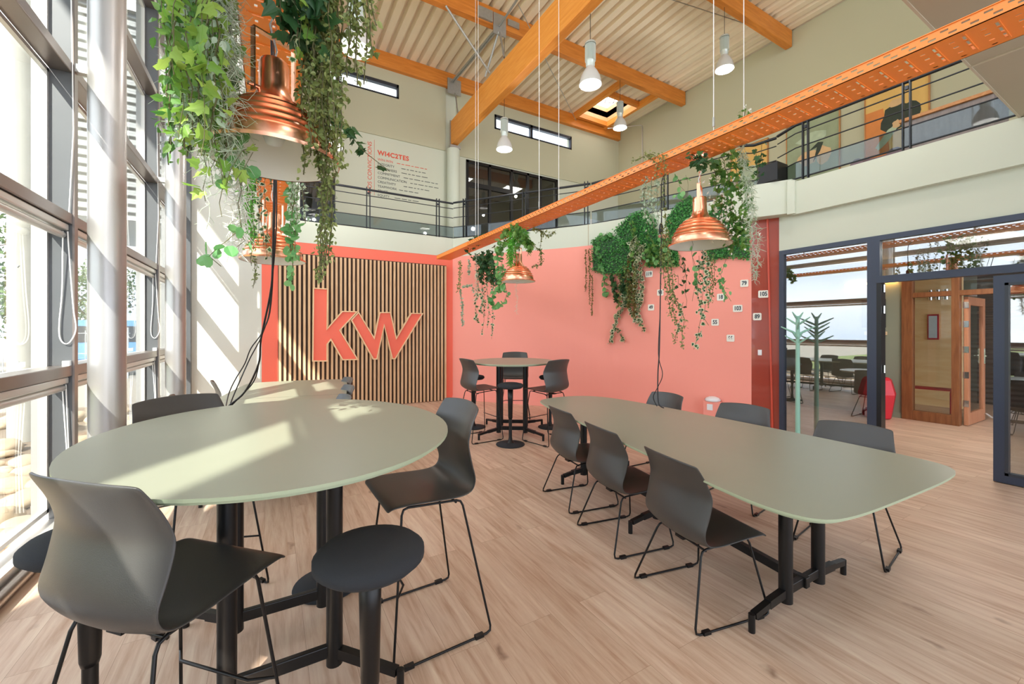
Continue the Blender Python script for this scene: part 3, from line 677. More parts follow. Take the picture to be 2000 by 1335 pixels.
y1, y0 = 1.17, -.10
build('door_leaf', MB().box((XG-.045, y1-.075, .01), (XG+.03, y1, 2.04)).box((XG-.045, y0, .01), (XG+.03, y0+.075, 2.04)).box((XG-.045, y0+.075, 1.965), (XG+.03, y1-.075, 2.04)).box((XG-.045, y0+.075, .01), (XG+.03, y1-.075, .085)), M['navyframe'], w)
build('door_bead', MB().box((XG-.05, y1-.10, .085), (XG+.02, y1-.075, 1.965)).box((XG-.05, y0+.075, .085), (XG+.02, y1-.075, .11)).box((XG-.05, y0+.075, 1.94), (XG+.02, y1-.075, 1.965)), M['darkframe'], w)
build('door_pane', MB().box((XG-.012, y0+.075, .1), (XG-.006, y1-.09, 1.95)), M['glassR'], w)
w = sroot('door_2', (XG, 2.06, 0))
build('door_jamb', MB().box((XG-.04, 2.045, 0), (XG+.08, 2.09, 2.06)), M['black'], w)
mb = MB()
for z in (.25, 1.0, 1.7, 1.95): mb.cyl((XG+.01, 2.035, z), (XG+.01, 2.035, z+.09), .011, 8)
build('hinge', mb, M['chrome'], w)
# ---- hall beyond
struct('ceiling_hall', MB().box((XG+.17, -4.2, 2.75), (15, 12.3, 3.06)), M['wallwhite'])
mb = MB().box((9.35, 2.80, 0), (9.5, 6.5, 2.75)).box((6.5, 6.5, 0), (9.5, 6.6, 2.75)); struct('wall_hall', mb, M['green'])
struct('baseboard_hall', MB().box((9.335, 2.80, 0), (9.35, 6.5, .09)), M['green'])
tag(build('cove_light', MB().box((9.27, 2.85, 2.33), (9.34, 3.6, 2.36)), M['warmlight']), 'warm strip light at the top of the green hall wall', 'light')
tag(build('notice_board', MB().box((9.33, 3.02, 1.55), (9.349, 3.36, 2.05)), M['dark']), 'dark notice board on the green hall wall', 'notice board')
tag(build('wall_shelf', MB().box((9.27, 3.0, 1.42), (9.349, 3.3, 1.48)), M['ply']), 'small pale wooden shelf under the dark notice board', 'shelf')
tag(build('paper_sheet', MB().box((9.345, 3.06, 1.18), (9.349, 3.28, 1.39)), M['whiteplastic']), 'white paper sheet pinned below the small shelf', 'paper')
rb = thing('red_bin', 'glossy red faceted bin on the hall floor against the green wall', 'bin', (9.02, 3.03, 0))
build('bin_body', MB().lathe([(.17, .004), (.2, .02), (.26, .42), (.2, .66), (.16, .7), (.13, .69), (.12, .5)], 7, capb=True, smooth=False), M['red'], rb)
# wooden glazed screen
w = sroot('window_14', (9.35, 2.4, 0))
mb = MB().box((9.31, 2.66, 0), (9.43, 2.80, 2.75)).box((9.31, 2.11, 0), (9.43, 2.2, 2.75)).box((9.31, 2.2, .0), (9.43, 2.66, .16)).box((9.31, 2.2, 2.05), (9.43, 2.66, 2.13)).box((9.31, .0, 2.05), (9.43, 2.11, 2.13)).box((9.31, 1.08, 0), (9.43, 1.17, 2.75)).box((9.31, -4.2, 2.68), (9.43, 2.8, 2.75))
build('window_frame', mb, M['walnut'], w, bevel=.004)
build('window_pane', MB().box((9.365, 2.2, .16), (9.37, 2.66, 2.05)).box((9.365, 2.2, 2.13), (9.37, 2.66, 2.7)).box((9.365, 1.17, 2.13), (9.37, 2.11, 2.7)), M['glass'], w)
w = sroot('door_3', (9.43, 2.08, 0))
X0 = 9.44
mb = MB().box((X0, 2.04, .01), (X0+.11, 2.09, 2.03)).box((X0+.79, 2.04, .01), (X0+.9, 2.09, 2.03)).box((X0+.11, 2.04, .01), (X0+.79, 2.09, .2)).box((X0+.11, 2.04, 1.9), (X0+.79, 2.09, 2.03))
build('door_leaf', mb, M['doorlight'], w, bevel=.004); build('door_pane', MB().box((X0+.11, 2.062, .2), (X0+.79, 2.068, 1.9)), M['glass'], w)
build('door_handle', MB().box((X0+.82, 2.025, .95), (X0+.87, 2.04, 1.2)).cyl((X0+.845, 2.0, 1.08), (X0+.845, 2.04, 1.08), .01).cyl((X0+.73, 2.0, 1.08), (X0+.845, 2.0, 1.08), .01), M['chrome'], w)
mb = MB()
for z in (.3, .75, 1.15, 1.55, 1.85): mb.box((9.434, 2.035, z), (9.445, 2.1, z+.1))
build('hinge', mb, M['chrome'], w); build('door_closer', MB().box((9.44, 2.0, 2.04), (9.7, 2.04, 2.1)), M['alulight'], w)
tag(build('door_stop', MB().tube([(10.3, 2.03, .12), (10.36, 1.98, .06), (10.5, 1.93, .012)], .014, 8), M['alulight']), 'white prop leg holding the open wooden door on the hall floor', 'door stop')
struct('wall_plywood', MB().box((11.4, 2.55, 0), (11.5, 6.6, 3.06)).box((9.5, 4.6, 0), (11.4, 4.7, 3.06)), M['plywall'])
struct('wall_corrugated', MB().box((12.6, -4.2, 0), (12.7, 2.6, 3.06)), M['corr'])
tag(build('framed_print', MB().box((11.36, 2.86, 1.32), (11.398, 3.02, 1.82)), M['redpaint']), 'narrow red framed print on the plywood wall', 'picture')
tag(build('print_sheet', MB().box((11.352, 2.88, 1.35), (11.359, 3.0, 1.79)), mat('pale_blue_print', (196, 214, 220), .6, var=.1, scale=20)), 'pale blue sheet inside the narrow red frame', 'picture')
wl = thing('wall_light', 'chrome twin wall lamp high on the plywood wall', 'wall lamp', (11.36, 2.85, 2.2))
build('backplate', MB().box((0, -.12, -.04), (.035, .12, .04)), M['chrome'], wl)
for y in (-.11, .0, .11): build('spot_cylinder', MB().cyl((-.06, y, -.1), (-.06, y, .1), .035, 16), M['chrome'], wl)
bn = thing('red_bench', 'red tubular steel bench behind the wooden glazed screen', 'bench', (10.35, 2.95, 0), PI/2+.1)
mb = MB()
for i in range(6): mb.box((-.55, -.19+i*.07, .44), (.55, -.155+i*.07, .46))
build('bench_slats', mb, M['redpaint'], bn)
for x in (-.52, .52): build('bench_leg', MB().tube([(x, -.2, .006), (x, -.2, .4), (x, -.17, .44), (x, .17, .44), (x, .2, .4), (x, .2, .006)], .016, 8), M['redpaint'], bn)
# cactus on carved stones
ct = thing('cactus', 'tall dark green column cactus in a brown pot, seen through the far doorway', 'cactus', (11.7, 1.15, .75))
mb = MB()
def ribbed(mb, pts, r, n=14):
    pts = [Vector(p) for p in pts]
    mb.tube(pts, [r*(.7 if i in (0, len(pts)-1) else 1) for i in range(len(pts))], n)
ribbed(mb, [(0, 0, .3), (0, 0, .8), (.02, 0, 1.4), (.02, 0, 1.75)], .07); ribbed(mb, [(0, .02, .5), (.0, .2, .62), (.02, .28, .85), (.02, .3, 1.25)], .05); ribbed(mb, [(0, .0, .55), (0, -.2, .68), (0, -.26, .9), (0, -.28, 1.5)], .05); ribbed(mb, [(0, .1, .7), (0, .16, 1.0), (0, .17, 1.45)], .045)
build('cactus_stems', mb, M['cactus'], ct); build('pot', MB().lathe([(.09, 0), (.14, .3), (.16, .34), (.15, .345), (.13, .3)], 20, capb=True), M['terracotta'], ct)
tt = thing('plant_stand', 'brown carved pedestal carrying the cactus pot', 'plant stand', (11.7, 1.15, 0))
build('pedestal', MB().lathe([(.24, 0), (.25, .1), (.17, .2), (.22, .3), (.22, .38), (.12, .45), (.1, .6), (.2, .68), (.22, .75), (.02, .75)], 20, capb=True), M['terracotta'], tt)
tag(build('carved_stone', MB().lathe([(.2, 0), (.24, .06), (.22, .14), (.15, .2), (.19, .27), (.19, .38), (.12, .44), (.02, .45)], 20, org=(11.55, .62, 0), capb=True), M['stonecap']), 'pale carved stone pedestal beside the cactus stand', 'stone pedestal')
# coat rack
cr = thing('coat_rack', 'mint green tree-shaped coat rack standing before the glass partition', 'coat rack', (5.99, 2.84, 0))
build('pole', MB().tube([(0, 0, .02), (0, 0, .8), (0, 0, 1.69)], [.028, .026, .022], 14), M['mint'], cr)
build('foot', MB().lathe([(.17, 0), (.17, .012), (.04, .022)], 28, capb=True, capt=True), M['mint'], cr)
for i, (z, k) in enumerate([(1.69, 0), (1.62, 1.2), (1.56, .5), (1.50, 1.9), (1.44, .1), (1.38, 1.3)]):
    for s_ in (0, PI):
        a = k+s_; L_ = .15 if i else .11
        mb = MB().tube([(0, 0, z-.05), (L_*.5*math.cos(a), L_*.5*math.sin(a), z-.01), (L_*1.25*math.cos(a), L_*1.25*math.sin(a), z+.05)], [.012, .014, .006], 8)
        build('hook', mb, M['mint'], cr)
# ================================================================ CHAIRS
def shell(h):
    prof = [(.258, -.016, .226, 0), (.245, .004, .232, .0), (.19, .004, .236, .004), (.08, -.006, .238, .010), (-.03, -.022, .240, .016), (-.11, -.032, .240, .024), (-.170, -.018, .238, .034), (-.202, .045, .236, .045), (-.200, .11, .238, .05), (-.182, .185, .243, .05), (-.170, .235, .243, .048), (-.180, .275, .236, .046), (-.202, .33, .226, .048), (-.230, .385, .217, .042), (-.237, .400, .214, .041)]
    nu = 11; mb = MB(); vs = []; L_ = len(prof)
    for i, (x, z, hw, ed) in enumerate(prof):
        back = min(1, max(0, (i-5)/3))
        for j in range(nu):
            u = -1+2*j/(nu-1); e = abs(u)**2.2*ed
            top = (1-u*u)*.014 if i == L_-1 else 0
            vs.append((x+e*back, u*hw, h+z+e*(1-back)*1.2+top))
    fs = [[i*nu+j, i*nu+j+1, (i+1)*nu+j+1, (i+1)*nu+j] for i in range(L_-1) for j in range(nu-1)]
    return mb.add(vs, fs, 0, True)
def make_chair(name, label, h, group, foot=None, rw=.25):
    t = thing(name, label, 'chair' if h < .6 else 'bar stool', group=group)
    s = build('seat_shell', shell(h), M['plastic'], t)
    m = s.modifiers.new('thick', 'SOLIDIFY'); m.thickness = .011; m.offset = -1
    m = s.modifiers.new('sub', 'SUBSURF'); m.levels = 1; m.render_levels = 2
    r = .0058; bx = -.25; fx = .24
    for sg in (-1, 1):
        y = rw*sg
        top_r = (-.13, .165*sg, h-.055); top_f = (.175, .175*sg, h-.028)
        def bend(a, b, c, d=.03):
            a, b, c = Vector(a), Vector(b), Vector(c); p = b+(a-b).normalized()*d; q = b+(c-b).normalized()*d
            return [p, (p+q)/2*.5+b*.5, q]
        A, B, C_, D = top_r, (bx, y, r), (fx, y, r), top_f
        pts = bend(D, A, B)+bend(A, B, C_)+bend(B, C_, D)+bend(C_, D, A)
        leg = build('sled_leg', MB().tube(pts, r, 8, closed=True), M['blackm'], t)
        for x in (bx+.07, fx-.07):
            build('floor_glide', MB().box((x-.022, y-.011, 0), (x+.022, y+.011, .017)), M['black'], leg)
    build('seat_support', MB().tube([(.12, -.17, h-.03), (.12, .17, h-.03)], .006, 8).tube([(-.1, -.165, h-.062), (-.1, .165, h-.062)], .006, 8).box((-.13, -.03, h-.064), (-.06, .03, h-.050)), M['blackm'], t)
    if foot:
        k = foot/h; fxx = fx+(.175-fx)*k; yy = rw+(.175-rw)*k
        build('footrest', MB().tube([(fxx, -yy, foot), (fxx-.05, -yy+.07, foot+.012), (fxx-.05, yy-.07, foot+.012), (fxx, yy, foot)], .0055, 8), M['blackm'], t)
    return t
def deg(a): return math.radians(a)
GL = 'low charcoal chairs round the long sage table'
low = make_chair('sled_chair', 'charcoal sled chair nearest the camera on the left of the long sage table', .415, GL)
low.location = (2.085, 1.505, 0); low.rotation_euler = (0, 0, deg(-11))
dup(low, (2.225, 2.215, 0), deg(-10), 'charcoal sled chair in the middle on the near side of the long sage table', GL)
dup(low, (2.38, 2.905, 0), deg(-9), 'charcoal sled chair farthest along the near side of the long sage table', GL)
for (x, y, z_), lb in (((3.50, 3.05, 0), 'charcoal chair behind the long table nearest the hanging black cable'), ((3.54, 2.19, 0), 'charcoal chair behind the long table in front of the red socket box'), ((3.47, 1.34, 0), 'charcoal chair behind the long table nearest the glass partition')):
    dup(low, (x, y, 0), deg(180+8 if y < 3 else 178), lb, GL)
GR = 'low charcoal chairs round the sunlit table by the slatted wall'
for x, y, a, lb in ((.76, 6.33, 188, 'charcoal chair at the far right side of the sunlit table by the slatted wall'), (.63, 5.42, 188, 'charcoal chair at the middle of the right side of the sunlit table'), (.47, 4.62, 188, 'charcoal chair at the near right side of the sunlit table, behind the round table'), (-.47, 6.90, 8, 'brown-lit chair back at the far left side of the sunlit table'), (-.68, 5.55, 8, 'charcoal chair on the window side of the sunlit table, middle one'), (-.72, 4.80, 8, 'charcoal chair on the window side of the sunlit table, nearest the round table')):
    dup(low, (x, y, 0), deg(a), lb, GR)
GH = 'high charcoal bar chairs'
hi = make_chair('bar_chair', 'large charcoal bar chair seen from behind at the lower left corner', .708, GH, .30, .26)
hi.location = (-.292, 1.668, 0); hi.rotation_euler = (0, 0, deg(44))
for x, y, a, lb in ((-.36, 2.90, -57, 'bar chair by the silver column on the far side of the big round table'), (.69, 2.09, 182, 'bar chair on the right side of the big round table, seen from the side'), (2.51, 5.25, 3, 'bar chair on the left of the small far high table'), (3.27, 4.66, 103, 'bar chair on the right of the small far high table'), (3.66, 6.22, -122, 'bar chair behind the small far high table, facing the camera')):
    dup(hi, (x, y, 0), deg(a), lb, GH)
# perch stools
GS = 'round black perch stools'
def make_stool(label):
    t = thing('perch_stool', label, 'stool', group=GS)
    build('seat_pad', MB().lathe([(.02, .735), (.09, .735), (.15, .745), (.172, .765), (.172, .785), (.155, .80), (.11, .81), (.02, .812)], 36, capb=True, capt=True), M['fabric'], t)
    build('upper_post', MB().lathe([(.024, .34), (.029, .36), (.034, .60), (.037, .735)], 20, capb=True, capt=True), M['black'], t)
    build('lower_post', MB().lathe([(.055, .03), (.030, .055), (.022, .10), (.022, .35)], 20), M['black'], t)
    build('base_disc', MB().lathe([(.185, 0), (.19, .006), (.187, .013), (.06, .03), (.03, .032)], 40, capb=True, capt=True), M['fabric'], t)
    return t
st = make_stool('black round perch stool in the foreground right of the big chair'); st.location = (.277, 1.395, 0)
for x, y, lb in ((-.545, 1.985, 'black perch stool by the window sill, half hidden behind the big foreground chair'), (.29, 2.67, 'black perch stool whose flat base shows under the far side of the big round table'), (2.72, 4.735, 'black perch stool in front of the small far high table'), (2.71, 5.87, 'black perch stool behind the left bar chair at the far high table'), (3.74, 5.27, 'black perch stool behind the right bar chair at the far high table')):
    dup(st, (x, y, 0), 0, lb, GS)
# ================================================================ TABLES
def smooth_poly(pts, it=2):
    for _ in range(it):
        o = []
        for a, b in zip(pts, pts[1:]+pts[:1]):
            o.append((a[0]*.75+b[0]*.25, a[1]*.75+b[1]*.25)); o.append((a[0]*.25+b[0]*.75, a[1]*.25+b[1]*.75))
        pts = o
    return pts
def tabletop(t, poly, z1, th=.026):
    mb = MB(); ins = inset(poly, .022); n = len(poly)
    mb.prism(poly, z1-.011, z1, 0, 1); mb.prism(ins, z1-th, z1-.011, 1, 1)
    v = [(x, y, z1-th) for x, y in ins]+[(x, y, z1-.011) for x, y in poly]
    return build('tabletop', mb, [M['table'], M['tableedge']], t)
def arm(mb, a, b, z=.10, w=.042, h=.05):
    """cast foot: rises from the floor at b, arches to the column at a"""
    a = Vector(a); b = Vector(b); d = (b-a); L_ = d.length; d.normalize()
    p0 = Vector((a.x, a.y, z)); p1 = Vector((a.x+d.x*L_*.55, a.y+d.y*L_*.55, z-.012)); p2 = Vector((b.x-d.x*.015, b.y-d.y*.015, .078)); p3 = Vector((b.x, b.y, .07))
    mb.bar(p0, p1, w*.8, h*.85); mb.bar(p1, p2, w*.75, h*.62); mb.cyl((b.x, b.y, 0.0), (b.x, b.y, .09), .016, 12)
def high_table(label, loc, rz, poly, cx, cy, fx, fy, z1=1.05):
    t = thing('high_table', label, 'table', loc, rz, 'round high tables')
    tabletop(t, poly, z1)
    for sx in (-1, 1):
        for sy in (-1, 1):
            build('leg_column', MB().cyl((sx*cx, sy*cy, .045), (sx*cx, sy*cy, z1-.03), .034, 20), M['black'], t)
            mb = MB(); arm(mb, (sx*cx, sy*cy, 0), (sx*fx, sy*fy, 0)); build('foot', mb, M['black'], t)
    for sy in (-1, 1): build('crossbar', MB().box((-cx, sy*cy-.014, .082), (cx, sy*cy+.014, .135)), M['black'], t, bevel=.004)
    build('underframe', MB().box((-cx, -cy-.02, z1-.045), (cx, -cy+.02, z1-.027)).box((-cx, cy-.02, z1-.045), (cx, cy+.02, z1-.027)), M['black'], t)
    return t
el = [(.715*math.cos(a), .865*math.sin(a)) for a in [2*PI*i/72 for i in range(72)]]
rr = Matrix.Rotation(deg(8), 2); el = [tuple(rr @ Vector(p_)) for p_ in el]
high_table('big sage green round high table in the foreground with four black columns', (.045, 2.19, 0), 0, el, .195, .225, .42, .46)
hp = [(.62*math.cos(a), .72*math.sin(a)) for a in [2*PI*i/64 for i in range(64)]]
high_table('smaller round high table by the coral wall in the far corner', (3.09, 5.31, 0), deg(-33), hp, .19, .22, .44, .48)
def long_table(label, org, rz, poly, stations):
    t = thing('long_table', label, 'table', org, rz, 'long sage meeting tables')
    tabletop(t, poly, .75)
    for (cx, cy, half) in stations:
        for s_ in (-1, 1):
            build('leg_column', MB().cyl((cx+s_*.175, cy, .05), (cx+s_*.175, cy, .722), .034, 20), M['black'], t)
            mb = MB(); arm(mb, (cx+s_*.175, cy, 0), (cx+s_*half, cy, 0), .105); build('foot', mb, M['black'], t)
        build('crossbar', MB().box((cx-.175, cy-.016, .085), (cx+.175, cy+.016, .135)).box((cx-.02, cy-.03, .08), (cx+.02, cy+.03, .14)), M['black'], t, bevel=.004)
    (a, b, _), (c, d_, _) = stations[0], stations[-1]
    build('spine_bar', MB().bar((a, b, .11), (c, d_, .11), .035, .05), M['black'], t)
    build('under_rail', MB().bar((a, b, .712), (c, d_, .712), .08, .02), M['black'], t)
    return t
O = (2.65, 2.2)
tp = [(2.50,3.76),(2.95,3.80),(3.24,3.62),(3.33,3.1),(3.345,2.3),(3.335,1.5),(3.30,.90),(3.22,.735),(3.0,.705),(2.5,.725),(2.05,.75),(1.87,.80),(1.815,.98),(1.87,1.3),(1.975,1.75),(2.105,2.3),(2.245,2.9),(2.375,3.45)]
long_table('long sage green meeting table on the right with rounded corners', (*O, 0), 0, smooth_poly([(a-O[0], b-O[1]) for a, b in tp], 3), [(2.56-O[0], 1.19-O[1], .49), (2.76-O[0], 2.22-O[1], .46), (2.90-O[0], 3.26-O[1], .44)])
tl = [(-.62,1.62),(-.2,1.68),(.3,1.68),(.62,1.60),(.67,1.35),(.66,.4),(.66,-.5),(.64,-1.35),(.58,-1.58),(.2,-1.66),(-.3,-1.66),(-.6,-1.6),(-.66,-1.35),(-.67,0),(-.66,1.35)]
lt = long_table('long sage table with a middle seam in the sun by the slatted wall', (.12, 5.34, 0), deg(-8.5), smooth_poly(tl, 3), [(0, -1.05, .49), (0, 0, .49), (0, 1.05, .49)])
build('seam', MB().box((-.66, -.002, .7495), (.655, .002, .7506)), M['black'], lt)['label'] = 'thin dark joint across the tabletop'
# ================================================================ CABLE TRAYS
def tray(label, x0, x1, y0, y1, z, solid_to=None):
    t = thing('cable_tray', label, 'cable tray', ((x0+x1)/2, (y0+y1)/2, z), world=True)
    # perforated floor: real slots between cross strips; side lips with punched slots
    mb = MB(); th = .004; pitch = .11; w = x1-x0; y = y0
    b0 = x0+.035; b1 = x1-.035; gaps = [b0+(b1-b0)*k for k in (.0, .10, .30, .38, .62, .70, .90, 1.0)]
    mb.box((x0, y0, z), (b0, y1, z+th)); mb.box((b1, y0, z), (x1, y1, z+th))
    while y < y1-pitch:
        mb.box((b0, y, z), (b1, y+.045, z+th)); mb.box((b0, y+.062, z), (b1, y+.090, z+th))
        for k in range(0, 8, 2):
            mb.box((gaps[k], y+.045, z), (gaps[k+1], y+.062, z+th)); mb.box((gaps[k]*.5+gaps[max(0, k-1)]*.5 if k else b0, y+.090, z), (gaps[k+1]+.01, y+pitch, z+th))
        y += pitch
    mb.box((b0, y, z), (b1, y1, z+th))
    for k in range(int((y1-y0)/pitch)):       # raised cross ribs
        mb.box((b0, y0+k*pitch+.052-.003, z-.004), (b1, y0+k*pitch+.052-.009, z))
    build('tray_floor', mb, M['tray'], t)
    for nm, x in (('l', x0), ('r', x1-th)):
        mb = MB(); zs = [0, .016, .026, .038, .048, .060]; yy = y0
        for a, b in ((0, 1), (2, 3), (4, 5)): mb.box((x, y0, z+zs[a]), (x+th, y1, z+zs[b]))
        q = y0; stp = .075; sl = .030
        while q < y1-stp:
            for a, b, o_ in ((1, 2, 0), (3, 4, .03)): mb.box((x, q+o_+sl, z+zs[a]), (x+th, q+o_+stp, z+zs[b]))
            q += stp
        mb.box((x-(.006 if nm == 'l' else 0), y0, z+.060), (x+th+(.006 if nm == 'r' else 0), y1, z+.064))
        build('side_rail', mb, M['tray'], t)
    return t
TZ = 2.97
tr1 = tray('orange perforated cable tray running over the big round table beside the facade', -.135, .165, .35, 6.6, TZ)
tr2 = tray('orange perforated cable tray crossing the right half of the room to the far corner', 2.94, 3.24, -.6, 8.15, TZ)
for tr_, xs in ((tr1, (-.135, .165)), (tr2, (2.94, 3.24))):
    ends = (6.6,) if tr_ is tr1 else (8.15,)
if True:
    build('end_plate', MB().box((2.945, 6.6, TZ-.006), (3.235, 8.15, TZ-.001)).box((2.934, 6.6, TZ-.004), (2.94, 8.15, TZ+.066)), M['tray'], tr2)['label'] = 'plain unperforated far end of the tray'
for (x, y, tr_i) in ((2.95, 1.99, 1), (3.23, 1.92, 1), (2.95, 4.40, 1), (3.23, 4.36, 1), (2.95, 6.2, 1), (3.23, 6.9, 1)):
    lab = {(2.95, 1.99): 'thin white suspension wire with clamp holding the tray above the hanging white flowers', (3.23, 1.92): 'thin white wire ending in white blossoms on the orange tray', (2.95, 4.40): 'left white wire of the pair holding the tray middle', (3.23, 4.36): 'right white wire of the pair holding the tray middle', (2.95, 6.2): 'thin white wire to the tray end above the dark corner plants', (3.23, 6.9): 'faint white wire nearest the far end of the orange tray'}[(x, y)]
    t = thing('suspension_wire', lab, 'wire', (x, y, TZ+.06), world=True, group='wires holding the right cable tray')
    build('wire', MB().cyl((x, y, TZ+.06), (x, y, ZR), .0035, 6), M['cord'], t)
    build('wire_grip', MB().cyl((x, y, TZ+.1), (x, y, TZ+.17), .009, 8), M['steel'], t)
# ================================================================ COPPER LAMPS
def copper_lamp(label, x, y, zrim, first=None):
    t = thing('copper_pendant_lamp', label, 'pendant lamp', (x, y, zrim), 0, 'copper dome pendant lamps')
    out = [(.245, 0), (.249, .012), (.222, .020), (.222, .05), (.212, .072), (.220, .078), (.217, .086), (.196, .104), (.204, .110), (.201, .118), (.178, .136), (.186, .142), (.183, .150), (.155, .167), (.163, .173), (.159, .181), (.128, .196), (.134, .202), (.128, .208), (.098, .22), (.072, .245), (.058, .28), (.055, .30), (.055, .385), (.05, .40), (.0, .402)]
    sh_ = build('shade', MB().lathe(out[:-1]+[(.001, .402)], 56), M['copper'], t); ws = sh_.modifiers.new('edges', 'EDGE_SPLIT'); ws.split_angle = .6
    inn = [(.243, .002), (.215, .02), (.19, .09), (.15, .15), (.1, .2), (.05, .235), (.001, .24)]
    build('shade_lining', MB().lathe(inn, 48), M['white'], t)
    yk = MB(); 
    yk.box((-.085, -.012, .25), (-.078, .012, .50)).box((.078, -.012, .25), (.085, .012, .50)).box((-.085, -.012, .494), (.085, .012, .50))
    yk.cyl((-.10, 0, .27), (-.055, 0, .27), .009, 10).cyl((.055, 0, .27), (.10, 0, .27), .009, 10)
    yk.xf(Matrix.Rotation(.5, 4, 'Z')); build('yoke', yk, M['copper'], t)
    top = TZ-.012-zrim
    build('canopy_rose', MB().lathe([(.001, top-.035), (.06, top-.035), (.065, top-.03), (.065, top)], 28), M['copper'], t)
    mb = MB(); z = .50; i = 0
    while z < top-.04:
        pts = [(.009*math.cos(a) if i % 2 else 0, 0 if i % 2 else .009*math.cos(a), z+.016+.018*math.sin(a)) for a in [2*PI*k/8 for k in range(8)]]
        mb.tube(pts, .0025, 5, closed=True); z += .027; i += 1
    build('chain', mb, M['copper'], t)
    build('lamp_cord', MB().tube([(0, 0, top-.03), (.02, 0, top-.12), (-.015, 0, .55), (.01, 0, .45), (0, 0, .4)], .004, 6), M['cord'], t)
    build('bulb', MB().lathe([(.001, .06), (.03, .07), (.042, .1), (.03, .14), (.018, .17), (.018, .23)], 20), M['whiteplastic'], t)
    return t
copper_lamp('copper dome pendant hanging over the big round table among thick vines', .01, 1.95, 2.19)
copper_lamp('smaller-looking copper pendant farther along the left tray, beyond the first', .015, 4.05, 2.085)
copper_lamp('copper dome pendant over the long sage table in front of the plant wall', 3.09, 2.21, 2.205)
copper_lamp('copper dome pendant over the far corner high table', 3.09, 5.15, 2.205)
# industrial pendants
def bay_lamp(label, px_, py_, Y, ztop):
    p = on_y(px_, py_, Y)
    t = thing('glass_pendant_lamp', label, 'pendant lamp', (p.x, p.y, p.z), 0, 'industrial glass pendant lamps under the roof')
    build('glass_reflector', MB().lathe([(.165, 0), (.168, .01), (.165, .05), (.145, .13), (.11, .2), (.075, .25), (.062, .28)], 40), M['lampglass'], t)
    build('reflector_rim', MB().tube([(.166*math.cos(a), .166*math.sin(a), .004) for a in [2*PI*i/40 for i in range(40)]], .006, 6, closed=True), M['whiteplastic'], t)
    build('neck', MB().lathe([(.062, .27), (.07, .3), (.07, .36), (.082, .37)], 28), M['lampalu'], t)
    mb = MB(); n = 44; prof = [.37, .40, .62, .66]; vs = []; fs = []
    for k, z in enumerate((.37, .62)):
        for j in range(n*2):
            r = .083 if j % 2 else .074; a = PI*j/n; vs.append((r*math.cos(a), r*math.sin(a), z))
    m_ = n*2; fs = [[j, (j+1) % m_, m_+(j+1) % m_, m_+j] for j in range(m_)]+[list(range(m_))[::-1], [m_+j for j in range(m_)]]
    build('ribbed_housing', MB().add(vs, fs), M['lampalu'], t)
    build('cap', MB().lathe([(.001, .66), (.07, .66), (.085, .65), (.088, .62)], 28), M['lampalu'], t)
    build('bulb', MB().lathe([(.001, .06), (.035, .08), (.045, .14), (.03, .22), (.025, .3)], 16), M['whiteplastic'], t)
    build('wire', MB().cyl((0, 0, .66), (0, 0, ztop-p.z), .005, 6), M['cable'], t)
bay_lamp('large-looking glass pendant at the top left beside the front vines', 696, 98, 4.96, ZR-.36)
bay_lamp('glass pendant peeking out behind the vines at the left, lower than the rest', 650, 286, 7.72, ZR-.36)
bay_lamp('glass pendant hanging in front of the left part of the long high window', 985, 292, 7.72, ZR-.36)
bay_lamp('glass pendant hanging right of the big diagonal beam, top centre', 1153, 166, 4.96, ZR-.36)
bay_lamp('small glass pendant hanging just below the skylight', 1211, 250, 7.72, ZR-.36)
bay_lamp('glass pendant against the upper right wall', 1415, 136, 4.96, ZR-.36)
first = [o for o in bpy.data.objects if o.name == 'glass_pendant_lamp'][0]
for x, y in ((1.2, 2.2), (4.9, 2.2), (1.2, -.6), (1.2, -3.0)):  # unseen extra pendants, added to brighten the room
    dup(first, (x, y, 5.25), 0, 'unseen industrial glass pendant added for fill light behind and above the camera')
# ================================================================ NUMBER PLATES, SWITCH, SOCKET BOX
def wall_frame(p, q):
    d = Vector((q[0]-p[0], q[1]-p[1], 0)).normalized(); nrm = Vector((d.y, -d.x, 0))   # nrm points into the room
    if nrm.dot(Vector((-p[0], -p[1], 0))) < 0: nrm = -nrm
    return d, nrm
def plate(s, px_, py_, seg, hexa=False, sz=.105):
    p, q = seg; d, nrm = wall_frame(p, q); c = on_line(px_, py_, p, q)+nrm*.012
    t = thing('number_plate', 'cream enamel number plate reading %s on the %s' % (s, 'coral wall' if seg[0] is P1 else 'dark red pillar'), 'number plate', c, world=True, group='enamel number plates')
    w = sz*(.62+.2*len(s))*.5; h = sz*.5
    R = Matrix((( d.x, 0, nrm.x, 0), (d.y, 0, nrm.y, 0), (0, 1, 0, 0), (0, 0, 0, 1)))
    def bx(w, h, z0, z1):
        poly = [(-w, -h+.2*h), (-w+.2*h, -h), (w-.2*h, -h), (w, -h+.2*h), (w, h-.2*h), (w-.2*h, h), (-w+.2*h, h), (-w, h-.2*h)]
        return MB().prism(poly, z0, z1).xf(Matrix.Translation(c) @ R)
    build('enamel', bx(w, h, -.01, .0), M['numplate'], t)
    textmesh(s, sz*.78, .0006, 'numerals', M['numtext'], t, Matrix.Translation(c+nrm*.0015) @ R @ Matrix.Scale(.8, 4, (1, 0, 0)), bold=.035)
S1 = (P1, P2); S2 = (P2, P3)
for s, x, y in (('119', 1268, 535), ('98', 1290, 571), ('49', 1272, 600), ('99', 1391, 467), ('18', 1408, 580), ('79', 1454, 553), ('103', 1441, 602), ('55', 1397, 629), ('66', 1427, 660)): plate(s, x, y, S1)
plate('105', 1491, 574, S2); plate('89', 1479, 618, S2)
c = on_line(1484, 688, *S2); d_, n_ = wall_frame(*S2)
